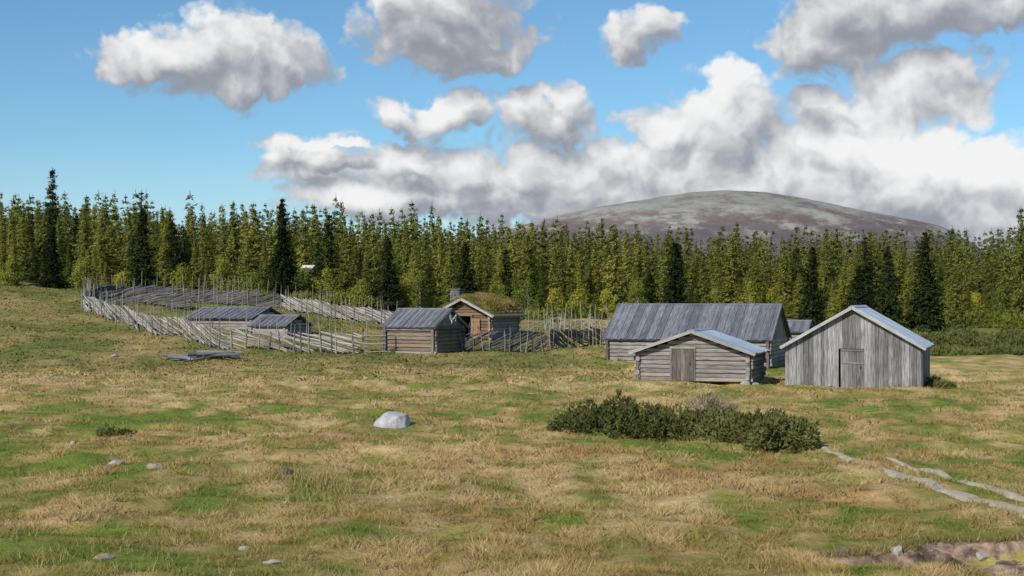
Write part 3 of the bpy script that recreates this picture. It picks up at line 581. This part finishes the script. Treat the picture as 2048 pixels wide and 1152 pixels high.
def door(root, x, y, z0, w, h, mat, battens=((.12), (.55)), diag=False, frame=True, n=6, handle=True, fm='plankgrey'):
    mb = MB(); pw = w/n
    for i in range(n): mb.beam((x-w/2+(i+.5)*pw, y, z0+U(0, .02)), (x-w/2+(i+.5)*pw, y, z0+h), pw*.95, .03, up=(0, -1, 0))
    o = mb.build('door', mat, root); bt = MB()
    for q in battens: bt.beam((x-w/2+.03, y-.03, z0+h*(1-q)), (x+w/2-.03, y-.03, z0+h*(1-q)), .025, .07)
    if diag: bt.beam((x-w/2+.05, y-.031, z0+h*.45), (x+w/2-.05, y-.031, z0+h*.85), .024, .06)
    if bt.v: bt.build('batten', mat, o)
    if handle:
        hb = MB(); hb.beam((x+w*.33, y-.05, z0+h*.5), (x+w*.33, y-.05, z0+h*.58), .03, .04, up=(0, 1, 0)); hb.build('latch', M['iron'], o)
    if frame:
        f = MB(); f.beam((x-w/2-.05, y-.005, z0), (x-w/2-.05, y-.005, z0+h+.04), .08, .07, up=(0, -1, 0)); f.beam((x+w/2+.05, y-.005, z0), (x+w/2+.05, y-.005, z0+h+.04), .08, .07, up=(0, -1, 0)); f.beam((x-w/2-.1, y-.008, z0+h+.07), (x+w/2+.1, y-.008, z0+h+.07), .075, .09)
        f.build('door_frame', M[fm], root)
    return o
def R(d): return math.radians(d)
# --- right barn with vertical planks
x0 = X(1705, 60); zb = Z(x0, 60)
b = empty('plank_barn', (x0, 60, zb), R(-20), 'grey barn with vertical plank gable, closed door and light blue-grey roof', 'barn')
W = 2.84; D = 5.0; ZE = 1.68-zb; ZR = 3.42-zb; OV = .17; sl = (ZR-ZE)/(W+OV)
top = lambda s: ZE+OV*sl+(W-abs(s-W))*sl-.07
mb = MB(); planks(mb, (-W, 0, 0), (W, 0, 0), -.02, top, .17, holes=((W-.52, W+.52, 1.66),)); mb.build('gable_wall', M['plankgrey'], b)
mb = MB(); planks(mb, (-W, D, 0), (W, D, 0), -.1, top, .17, nrm=(0, 1, 0)); mb.build('gable_wall', M['plankgrey'], b)
for sg in (-1, 1):
    mb = MB(); planks(mb, (sg*W, .03, 0), (sg*W, D-.03, 0), -.1, lambda s: ZE+OV*sl-.09, .17, nrm=(sg, 0, 0)); mb.build('side_wall', M['plankgrey'], b)
door(b, 0.0, .012, -.02, 1.0, 1.66, M['doorgrey'], (.03, .36), False, False, 6)
roof(b, 'y', 0, W+OV, -.28, D+.25, ZE, ZR, M['rooflight'], .3, .025, .012, barge=M['pale'])
mb = MB(); mb.beam((-W-.05, .0, -.09), (W+.05, .0, -.09), .12, .12); mb.build('sill_beam', M['plankdark'], b)
for i, (sx_, s_) in enumerate([(2.75, .42), (2.3, .25), (-2.7, .3), (-1.2, .22), (.9, .22), (1.8, .2)]): rock('foundation_stone', None, (sx_, -.12, -.2), s_*1.3, s_, s_*.75, 80+i, M['stone'], parent=b)
# --- middle log shed
x0 = X(1386, 61); zb = Z(x0, 61)
b = empty('log_shed', (x0, 61, zb), R(-20), 'low grey log shed with dark plank door, in front of the long barn', 'shed')
W = 2.42; D = 3.0; ZE = 1.42-zb; ZR = 2.38-zb; sl = (ZR-ZE)/(W+.32); zw = ZE+.32*sl-.1
mb = MB(); logs(mb, (-W, 0, 0), (W, 0, 0), .02, zw, .18, .2, ((W-.96, W+.10, 1.42),)); gable_logs(mb, Vector((0, 0, 0)), Vector((1, 0, 0)), W, zw, ZR-.08, .17); mb.build('log_wall', M['loggrey'], b)
mb = MB(); logs(mb, (-W, D, 0), (W, D, 0), .02, zw, .18, .2); gable_logs(mb, Vector((0, D, 0)), Vector((1, 0, 0)), W, zw, ZR-.08, .17); mb.build('log_wall', M['loggrey'], b)
for sg in (-1, 1):
    mb = MB(); logs(mb, (sg*W, 0, 0), (sg*W, D, 0), -.07, zw-.02, .185, .22); mb.build('log_wall', M['loggrey'], b)
    mb = MB(); mb.beam((sg*(W+.02), -.16, -.05), (sg*(W+.02), -.16, zw+.05), .13, .1, up=(0, -1, 0)); mb.build('corner_post', M['plankdark'], b)
door(b, -.43, -.08, .04, .95, 1.38, M['plankdark'], (), False, True, 5, True)
roof(b, 'y', 0, W+.34, -.42, D+.3, ZE, ZR, M['rooflight'], .28, .03, .014, barge=M['pale'])
for i, (sx_, s_) in enumerate([(2.3, .38), (2.75, .3), (-2.4, .3), (.3, .22)]): rock('foundation_stone', None, (sx_, -.15, -.18), s_*1.3, s_, s_*.75, 90+i, M['stone'], parent=b)
# --- generic building with ridge parallel to its front
def long_building(name, label, cat, px, Y, th, HL, HD, ze, zr, logm, roofm, oe=.3, ol=.25, bw=.2, d=.2, zbase=None, barge=None, gable='logs', step=.03):
    x0 = X(px, Y); zb = Z(x0, Y) if zbase is None else zbase; b = empty(name, (x0, Y, zb), R(-th), label, cat)
    ZE = ze-zb; ZR = zr-zb; sl = (ZR-ZE)/(HD+oe); zw = ZE+oe*sl-.1
    for yy in (0, 2*HD):
        mb = MB(); logs(mb, (-HL, yy, 0), (HL, yy, 0), .0, zw, d, .18); mb.build('log_wall', logm, b)
    for sg in (-1, 1):
        mb = MB(); logs(mb, (sg*HL, 0, 0), (sg*HL, 2*HD, 0), -.08, zw-.02, d*1.03, .18)
        if gable == 'logs': gable_logs(mb, Vector((sg*HL, HD, 0)), Vector((0, 1, 0)), HD, zw, ZR-.06, d*.95)
        mb.build('log_wall', logm, b)
        if gable != 'logs':
            mb = MB(); planks(mb, (sg*(HL+.02), 0, 0), (sg*(HL+.02), 2*HD, 0), zw-.1, lambda s: zw+(HD-abs(s-HD))*sl, .16, nrm=(sg, 0, 0)); mb.build('gable_boards', M['plankgrey'], b)
    roof(b, 'x', HD, HD+oe, -HL-ol, HL+ol, ZE, ZR, roofm, bw, .035, step, barge=barge)
    return b, zb, zw
b, zb, zw = long_building('log_barn', 'long grey log barn with a wide plank roof, behind the log shed', 'barn', 1373, 74.3, 20, 4.3, 2.95, 1.60, 3.46, M['loggrey'], M['roofwood'], ol=.25, bw=.2, gable='boards', barge=M['plankdark'])
for sg in (-1, 1):
    mb = MB(); mb.beam((sg*4.3, -.2, -.1), (sg*4.3, -.2, zw), .14, .1, up=(0, -1, 0)); mb.build('corner_post', M['plankdark'], b)
door(b, 2.2, -.14, .05, 1.2, 1.3, M['plankdark'], (.15, .6))
long_building('plank_shed', 'small shed with light roof peeking out behind the long barn gable', 'shed', 1583, 86, 20, .8, 1.2, 1.75, 2.42, M['plankgrey'], M['roofwood'], bw=.25)
# --- storehouse
b, zb, zw = long_building('log_storehouse', 'small brown log storehouse on corner stones beside the turf-roofed cabin', 'storehouse', 821, 77.3, 29, 1.56, 1.45, 2.2, 3.2, M['logbrown'], M['roofwood'], oe=.34, ol=.22, bw=.17, d=.19, gable='boards', zbase=Z(X(823, 77), 77.)+.12, barge=M['plankgrey'])
store = b
for sg in (-1, 1):
    mb = MB(); mb.beam((sg*1.56, -.19, -.05), (sg*1.56, -.19, zw), .16, .1, up=(0, -1, 0)); mb.build('corner_post', M['plankdark'], b)
mb = MB(); mb.beam((-1.6, -.18, zw*.86), (1.5, -.18, zw*.86), .06, .10); mb.build('wall_beam', M['loggrey'], b)
mb = MB(); mb.beam((-1.8, -.1, -.07), (1.8, -.1, -.07), .2, .14); mb.build('sill_beam', M['loggrey'], b)
for i, (a, c) in enumerate([(-1.5, 0), (1.5, 0), (1.5, 2.9), (0, 0)]): rock('foundation_stone', None, (a, c, -.3), .4, .35, .27, 60+i, M['darkstone'], parent=b)
# antlers on the gable
mw = Matrix.Translation(store.location) @ Matrix.Rotation(R(-29), 4, 'Z'); loc = mw @ Vector((1.82, 1.3, 1.62+.1))
an = empty('moose_antlers', loc, R(-29), 'white bleached antlers hung on the right gable of the storehouse', 'antlers')
mb = MB(); mb.path([(0.02, 0, -.22), (.05, 0, -.05), (.03, 0, .05)], [.03, .06, .05], 7); mb.build('skull', M['bone'], an)
for sg in (-1, 1):
    mb = MB(); mb.path([(.03, 0, .03), (.08, sg*.14, .05), (.12, sg*.28, .13), (.14, sg*.36, .28)], [.03, .032, .035, .012], 6)
    for k, (a, c) in enumerate([(.16, .22), (.24, .27), (.32, .33), (.40, .14), (.34, .02), (.22, -.08)]): mb.path([(.1, sg*(.12+k*.035), .07), (.15, sg*a, c)], [.026, .008], 5)
    mb.build('antler', M['bone'], an)
# --- turf roofed cabin
TH = 25; x0 = X(929, 90); zb = Z(x0, 90)-.02
b = empty('turf_roofed_cabin', (x0, 90, zb), R(-TH), 'log cabin with a grassy turf roof, stone chimney and open doorway', 'cabin')
W = 1.85; D = 4.0; ZE = 2.66-zb; ZR = 3.78-zb; hw = W+.35; sl = (ZR-ZE)/hw; zw = ZE+.35*sl-.12
O0, O1 = -.5, .56
mb = MB(); logs(mb, (-W, 0, 0), (W, 0, 0), 0, zw, .19, .2, ((W+O0, W+O1, 1.5),)); gable_logs(mb, Vector((0, 0, 0)), Vector((1, 0, 0)), W, zw, ZR-.1, .18); mb.build('log_wall', M['logwarm'], b)
mb = MB(); logs(mb, (-W, D, 0), (W, D, 0), 0, zw, .19, .2); gable_logs(mb, Vector((0, D, 0)), Vector((1, 0, 0)), W, zw, ZR-.1, .18); mb.build('log_wall', M['loggrey'], b)
for sg in (-1, 1):
    mb = MB(); logs(mb, (sg*W, 0, 0), (sg*W, D, 0), -.03, zw-.02, .195, .22); mb.build('log_wall', M['loggrey'], b)
mb = MB(); mb.beam((-.9, 1.2, .75), (.9, 1.2, .75), 1.7, .05, up=(0, -1, 0)); mb.build('doorway_shade_panel', M['dark'], b)  # near-black panel behind the doorway; indoor shade put into its colour
door(b, .90, -.2, .05, .60, 1.3, M['doorwarm'], (.15, .8), False, False, 4)
mb = MB(); mb.beam((O0-.02, -.14, 0), (O0-.02, -.14, 1.5), .08, .1, up=(0, -1, 0)); mb.beam((O1, -.12, 0), (O1, -.12, 1.5), .06, .1, up=(0, -1, 0)); mb.beam((O0-.08, -.14, 1.54), (O1+.1, -.14, 1.54), .1, .08); mb.build('door_frame', M['logbrown'], b)
for sg in (-1, 1):
    q = MB(); q.beam((0, -.52, ZR-.02), (sg*(hw+.08), -.52, ZE-.02), .05, .15, up=(sg*.5, 0, 1)); q.build('barge_board', M['pale'], b)
    q = MB(); q.tube((sg*(hw+.06), -.55, ZE+.04), (sg*(hw+.06), D+.4, ZE+.04), .09, .09, 7); q.build('eave_log', M['loggrey'], b)
na = 41; nb_ = 44; av = np.linspace(-1, 1, na); bv = np.linspace(-.47, D+.4, nb_); A_, B_ = np.meshgrid(av, bv); A_ = A_.ravel(); B_ = B_.ravel()
prof_ = lambda a: ZE+(ZR-ZE)*(1-np.sqrt(a*a+.012)+.05)
edge_ = np.clip((1-abs(A_))*6, 0, 1)*np.clip((B_+.47)*1.5, 0.25, 1)
zz = prof_(A_)+.05+edge_*(.14+.22*(fbm(A_*hw/.8, B_/.8, 3, 91)-.3)+.26*np.clip(B_/2, 0, 1)*np.clip(.4+abs(A_), 0, 1)); topv = np.stack([A_*hw, B_, zz], 1); botv = np.stack([A_*hw, B_, prof_(A_)-.05], 1)
n_ = na*nb_; I = (np.arange(nb_-1)[:, None]*na+np.arange(na-1)[None, :]).ravel(); ft = np.stack([I, I+1, I+na+1, I+na], 1); fb_ = (ft+n_)[:, ::-1]; sides = []
for i in range(na-1): sides += [(i+n_, i+1+n_, i+1, i), (n_-na+i, n_-na+i+1, 2*n_-na+i+1, 2*n_-na+i)]
for j in range(nb_-1): sides += [(j*na, (j+1)*na, (j+1)*na+n_, j*na+n_), (j*na+na-1+n_, (j+1)*na+na-1+n_, (j+1)*na+na-1, j*na+na-1)]
M['turf'] = simple('roof_turf', (.13, .12, .038), (.28, .21, .08), 3, .95, .06)
tr_ = link('turf_roof', npmesh('turf_roof', np.concatenate([topv, botv]), np.concatenate([ft, fb_, np.array(sides)]), M['turf'], smooth=False), b)
ng = 13000; ia = rng.integers(0, n_, ng); bp = topv[ia]+rng.normal(0, .05, (ng, 3))*np.array([1, 1, 0]); hh = rng.uniform(.03, .15, ng)*(.5+.8*edge_[ia]); a = rng.uniform(0, 6.28, ng); tv = np.empty((ng, 3, 3)); wv = .03
tv[:, 0] = bp-np.stack([np.cos(a)*wv, np.sin(a)*wv, a*0+.04], 1); tv[:, 1] = bp+np.stack([np.cos(a)*wv, np.sin(a)*wv, a*0-.04], 1); tv[:, 2] = bp+np.stack([rng.normal(0, .08, ng), rng.normal(0, .08, ng), hh], 1)
gm = fbm(bp[:, 0]/.7, bp[:, 1]/.7, 3, 95)[:, None]; cc = np.clip(np.array([.16, .19, .042])+(np.array([.43, .30, .12])-np.array([.16, .19, .042]))*np.clip((gm-.34)*3, 0, 1), 0, 1)*rng.uniform(.65, 1.2, ng)[:, None]
tag(link('roof_grass', npmesh('roof_grass', tv.reshape(-1, 3), np.arange(ng*3).reshape(-1, 3), M['grass'], colr=np.repeat(cc, 3, 0)), tr_), kind='stuff')
ch = MB(); CX = -1.55
for k in range(8):
    z0 = ZR-.75+k*.165
    for (dx, dy, w_, l_) in [(-.17, -.2, .34, .34), (.17, -.18, .34, .36), (-.17, .18, .34, .36), (.17, .2, .34, .36)]: ch.beam((CX+dx+U(-.03, .03), 2.0+dy, z0), (CX+dx+U(-.03, .03), 2.0+dy, z0+.15), w_*U(.9, 1.05), l_, up=(0, 1, 0))
M['chim'] = wood('chimney_stone', (.08, .078, .08), (.24, .232, .228), vs=4, lo=.5, hi=1.25)
cho = ch.build('chimney', M['chim'], b); cp = MB(); cp.beam((CX-.42, 2, ZR+.62), (CX+.42, 2, ZR+.64), .8, .07); cp.build('capstone', M['darkstone'], cho)
# --- low sheds in the pasture
long_building('low_log_shed', 'long low log shed with a sagging plank roof almost on the ground, inside the fence', 'shed', 440, 89.5, 20, 2.3, 1.9, 2.55, 3.2, M['loggrey'], M['roofwood'], oe=.3, ol=.25, bw=.2, zbase=Z(X(440, 89.5), 89.5)-.1)
b, zb, zw = long_building('low_log_shed', 'smaller low shed with log gable, lower right of the long low one inside the fence', 'shed', 537, 85.5, 24, 1.2, 1.25, 2.12, 2.75, M['loggrey'], M['roofwood'], oe=.25, ol=.25, bw=.19, zbase=Z(X(537, 85.5), 85.5)-.1)
# --- cabin in the forest
b, zb, zw = long_building('forest_cabin', 'pale roofed cabin glimpsed between the spruces', 'cabin', 614, 129, 5, .4, .7, 6.62, 6.86, M['plankdark'], M['whiteroof'], oe=.2, ol=.15, bw=.4, zbase=Z(X(614, 129), 129))
# ------------------------------------------------------------------ fences
def fence(label, pts, h=1.9, sp=1.35, step=.5, rl=4.6, rise=1.0, mr='fence', mp='fence', group=None, flip=False, dens=2, rr=.05):
    A = np.array([(X(p, Y), Y) for p, Y in pts]); d = np.r_[0, np.cumsum(np.hypot(*np.diff(A, axis=0).T))]; L = d[-1]
    def at(s): return float(np.interp(s, d, A[:, 0])), float(np.interp(s, d, A[:, 1]))
    o = Vector((A[0, 0], A[0, 1], Z(*A[0]))); e = empty('pole_fence', o, 0, label, 'fence', group); s = .05; np_ = 0; sp = max(sp, L/(49 if dens == 2 else 98))
    while s < L and np_ < 99:
        x, y = at(s); x2, y2 = at(min(s+.1, L)); x1, y1 = at(max(s-.1, 0)); t = Vector((x2-x1, y2-y1, 0)).normalized(); nv = Vector((t.y, -t.x, 0))
        for sg in ((-1, 1) if dens == 2 else (1,)):
            hh = h*U(.68, 1.16); p = Vector((x, y, Z(x, y)-.2))+nv*sg*.09+t*U(-.2, .2); q = p+Vector((U(-.2, .2), U(-.1, .1), hh+.2)); mb = MB(); mb.path([p-o, (p+q)/2-o+Vector((U(-.02, .02), 0, 0)), q-o], [.032, .027, .013], 5); mb.build('post', M[mp], e); np_ += 1
        s += sp*U(.75, 1.25)
    step = max(step, (L+rl*.8)/98); s = -rl*.8; nr = 0
    while s < L-.4 and nr < 99:
        l = rl*U(.7, 1.2); P = []; rs = []; dz = U(-.06, .1)
        for k in range(6):
            t = k/5; ss = s+l*t
            if ss < -.2 or ss > L+.3: continue
            x, y = at(min(max(ss, 0), L)); tt = 1-t if flip else t; P.append(Vector((x+U(-.03, .03), y+U(-.03, .03), Z(x, y)+.09+dz+rise*tt+U(-.03, .03)))-o); rs.append(rr*(1.1-.35*t))
        if len(P) > 1: mb = MB(); mb.path(P, rs, 6); mb.build('rail', M[mr], e); nr += 1
        s += step*U(.8, 1.2)
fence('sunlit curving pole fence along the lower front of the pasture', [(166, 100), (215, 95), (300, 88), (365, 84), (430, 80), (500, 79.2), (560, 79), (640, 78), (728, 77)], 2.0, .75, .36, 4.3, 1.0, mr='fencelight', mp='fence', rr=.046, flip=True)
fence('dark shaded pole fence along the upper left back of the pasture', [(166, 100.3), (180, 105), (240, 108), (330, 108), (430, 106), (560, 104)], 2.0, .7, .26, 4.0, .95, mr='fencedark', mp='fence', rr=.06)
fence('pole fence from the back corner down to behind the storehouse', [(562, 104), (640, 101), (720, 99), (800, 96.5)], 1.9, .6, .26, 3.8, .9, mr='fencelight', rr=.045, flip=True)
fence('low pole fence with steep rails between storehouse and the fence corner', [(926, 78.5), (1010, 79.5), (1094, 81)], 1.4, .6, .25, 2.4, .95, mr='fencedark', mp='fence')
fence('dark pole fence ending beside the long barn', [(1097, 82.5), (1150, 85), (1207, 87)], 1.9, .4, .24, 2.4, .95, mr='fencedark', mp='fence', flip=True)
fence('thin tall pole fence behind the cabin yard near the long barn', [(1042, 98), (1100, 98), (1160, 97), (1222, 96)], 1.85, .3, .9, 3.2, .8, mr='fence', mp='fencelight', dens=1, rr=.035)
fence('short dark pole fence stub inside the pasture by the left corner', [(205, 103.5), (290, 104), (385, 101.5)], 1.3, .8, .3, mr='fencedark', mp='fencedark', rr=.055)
# gate
x0 = X(730, 77); g = empty('pole_gate', (x0, 77, Z(x0, 77)), R(-8), 'narrow pole gate between the front fence and the storehouse', 'gate')
for xx in (0.02, .12, 1.0, 1.1):
    mb = MB(); mb.path([(xx, 0, -.2), (xx+U(-.04, .04), 0, U(1.2, 1.9))], [.04, .025], 6); mb.build('post', M['fence'], g)
for k in range(5):
    mb = MB(); mb.path([(-.05, -.07, .15+k*.22), (1.2, -.07, .17+k*.22+U(-.03, .03))], [.032, .026], 6); mb.build('rail', M['fence'], g)
# timber heap
for i in range(14):
    px = U(340, 450) if i < 9 else U(410, 478); p = hit(px, 724-U(0, 6)-max(0, (px-400)*.1)); l = U(1.0, 2.5); a = U(-.7, .8)+.1; zz = p.z+.08+.08*(i//4); dv = Vector((math.cos(a), math.sin(a)*1.2, U(-.12, .14)))*l*.5
    mb = MB(); r0 = U(.04, .10); mb.path([-dv, Vector((0, 0, .01)), dv], [r0, r0*.95, r0*.8], 8); o = mb.build('timber_log', M['bluelog'], None, (p.x, p.y, zz)); tag(o, 'weathered grey timber log in the heap in front of the pole fence', 'log', 'timber logs heaped in the grass')
# ------------------------------------------------------------------ sky
w = bpy.data.worlds.new('World'); S.world = w; w.use_nodes = True; w.node_tree.nodes.clear(); t = NT(w.node_tree)
BLOBS = [(255, 110, 65, 40), (340, 108, 125, 60), (450, 105, 140, 72), (560, 112, 85, 48), (480, 155, 100, 32),
 (880, 55, 140, 75), (900, 10, 120, 60), (970, 100, 115, 45), (1285, 58, 55, 48),
 (1640, 80, 100, 75), (1720, 40, 150, 80), (1850, 25, 160, 60), (1980, 15, 120, 50), (890, 232, 72, 46), (785, 225, 55, 22),
 (1090, 235, 100, 58), (1115, 195, 45, 32), (600, 280, 85, 24), (690, 290, 60, 12),
 (650, 332, 110, 36), (800, 340, 160, 48), (950, 350, 180, 60), (1100, 352, 180, 66), (1220, 335, 140, 60),
 (1340, 235, 75, 55), (1450, 185, 75, 62), (1460, 265, 120, 80), (1350, 335, 160, 70),
 (1670, 225, 90, 42), (1790, 180, 110, 70), (1910, 175, 100, 55), (1690, 295, 160, 70), (1830, 320, 140, 75), (1980, 350, 150, 80),
 (1500, 390, 260, 75), (1780, 395, 280, 85), (2010, 430, 170, 80), (1200, 400, 320, 56), (960, 405, 280, 46), (720, 402, 150, 34)]
def sky_c(px, py):
    u = (px-1024)/F; a = math.atan(u); return a, (600-py)/F*math.cos(a)
g = bpy.data.node_groups.new('cloud_field', 'ShaderNodeTree'); g.interface.new_socket('P', in_out='INPUT', socket_type='NodeSocketVector'); g.interface.new_socket('Field', in_out='OUTPUT', socket_type='NodeSocketFloat'); gt = NT(g)
gi = gt.n('NodeGroupInput'); go = gt.n('NodeGroupOutput'); P0 = gi.outputs[0]
n1 = gt.noise(P0, 17, 1, .5, 1); q = gt.vm('MULTIPLY_ADD', n1, (.06, .045, 0), (-.03, -.0225, 0)); q = gt.vm('ADD', q, P0)
n2 = gt.noise(P0, 58, 3, .5, 1); q2 = gt.vm('MULTIPLY_ADD', n2, (.026, .022, 0), (-.013, -.011, 0)); q = gt.vm('ADD', q, q2)
cur = None
for px, py, rx, ry in BLOBS:
    a, e = sky_c(px, py); sx_, sy_ = F/rx, F/ry
    d = gt.vm('MULTIPLY_ADD', q, (sx_, sy_, 0), (-a*sx_, -e*sy_, 0)); d = gt.vm('LENGTH', d, out=1)
    cur = d if cur is None else gt.math('SMOOTH_MIN', cur, d, .3)
v1_ = gt.voro(q, 40); v2_ = gt.voro(q, 90); puff = gt.math('ADD', gt.math('MULTIPLY_ADD', v1_, -.55, .23), gt.math('MULTIPLY_ADD', v2_, -.32, .13))
gt.l(gt.math('ADD', gt.math('SUBTRACT', 1.31, cur), puff), go.inputs[0])
tc = t.n('ShaderNodeTexCoord').outputs['Generated']; sp = t.n('ShaderNodeSeparateXYZ'); t.l(tc, sp.inputs[0])
az = t.math('ARCTAN2', sp.outputs[0], sp.outputs[1]); hr = t.math('SQRT', t.math('ADD', t.math('MULTIPLY', sp.outputs[0], sp.outputs[0]), t.math('MULTIPLY', sp.outputs[1], sp.outputs[1])))
el = t.math('DIVIDE', sp.outputs[2], t.math('MAXIMUM', hr, .001)); cb = t.n('ShaderNodeCombineXYZ'); t.l(az, cb.inputs[0]); t.l(el, cb.inputs[1]); Pv = cb.outputs[0]
def field(v):
    n = t.n('ShaderNodeGroup'); n.node_tree = g; t.l(v, n.inputs[0]); return n.outputs[0]
f0 = field(Pv); f1_ = field(t.vm('ADD', Pv, (-.008, .016, 0)))
dn = t.noise(Pv, 130, 3, .55); dn = t.math('MULTIPLY_ADD', dn, .4, -.2)
fd = t.math('ADD', f0, dn); alpha = t.ss(fd, -.02, .54)
lit = t.math('MULTIPLY', t.math('SUBTRACT', f0, f1_), .64)
bb = None
for px, py, rx, ry, k in [(1445, 165, 100, 75, .72), (1850, 285, 250, 70, .72), (1990, 320, 170, 75, .55), (1330, 285, 90, 40, .45), (690, 395, 120, 28, .6), (1780, 185, 110, 60, .28), (380, 60, 130, 50, .2), (1600, 350, 600, 70, .22), (880, 215, 60, 40, .18), (1110, 205, 70, 45, .18), (1285, 58, 80, 70, -.3), (900, 60, 220, 90, -.2), (1750, 50, 300, 80, -.14)]:
    a, e = sky_c(px, py); d = t.vm('LENGTH', t.vm('MULTIPLY_ADD', Pv, (F/rx, F/ry, 0), (-a*F/rx, -e*F/ry, 0)), out=1); d = t.math('MULTIPLY', t.ss(d, 1.5, .1), k); bb = d if bb is None else t.math('ADD', bb, d)
wisp = t.noise(Pv, 26, 3, .5); lit = t.math('ADD', t.math('ADD', lit, bb), t.math('MULTIPLY_ADD', wisp, .75, -.375))
lv = t.ss(t.math('ADD', lit, t.math('MULTIPLY', dn, .4)), -.48, .95)
STR = .1
cc = t.mix(lv, (.295/STR, .32/STR, .37/STR), (.90/STR, .90/STR, .90/STR))
sk = t.n('ShaderNodeTexSky', sky_type='NISHITA', sun_disc=False); SE = R(34); SAZ = R(215)
sk.sun_elevation = SE; sk.sun_rotation = SAZ; sk.altitude = 700; sk.air_density = 1.0; sk.dust_density = .3; sk.ozone_density = 1.8
sv = t.mix(1.0, sk.outputs[0], (.70, 1.0, 1.14), 'MULTIPLY')
sv = t.mix(t.math('MULTIPLY', t.ss(el, .12, .02), .45), sv, (.56/STR, .68/STR, .80/STR))
bg = t.n('ShaderNodeBackground'); bg.inputs[1].default_value = STR; t.l(t.mix(alpha, sv, cc), bg.inputs[0]); wo = t.n('ShaderNodeOutputWorld'); t.l(bg.outputs[0], wo.inputs[0])
# sun
sd = bpy.data.lights.new('sun', 'SUN'); sd.energy = 4.8; sd.angle = R(.5); sd.color = (1, .93, .83); so = bpy.data.objects.new('sun', sd); COL.objects.link(so)
dv = Vector((math.cos(SE)*math.sin(SAZ), math.cos(SE)*math.cos(SAZ), math.sin(SE))); so.rotation_euler = dv.to_track_quat('Z', 'Y').to_euler(); so.location = (-40, -40, 60)
# camera
cd = bpy.data.cameras.new('camera'); cd.sensor_width = 36; cd.lens = 36*F/2048; cd.shift_y = 24/2048; cd.clip_end = 30000; cd.clip_start = .1
co = bpy.data.objects.new('camera', cd); COL.objects.link(co); co.location = (0, 0, CH); co.rotation_euler = (R(90), 0, 0); S.camera = co
S.view_settings.view_transform = 'Standard'; S.view_settings.look = 'None'; S.view_settings.exposure = 0
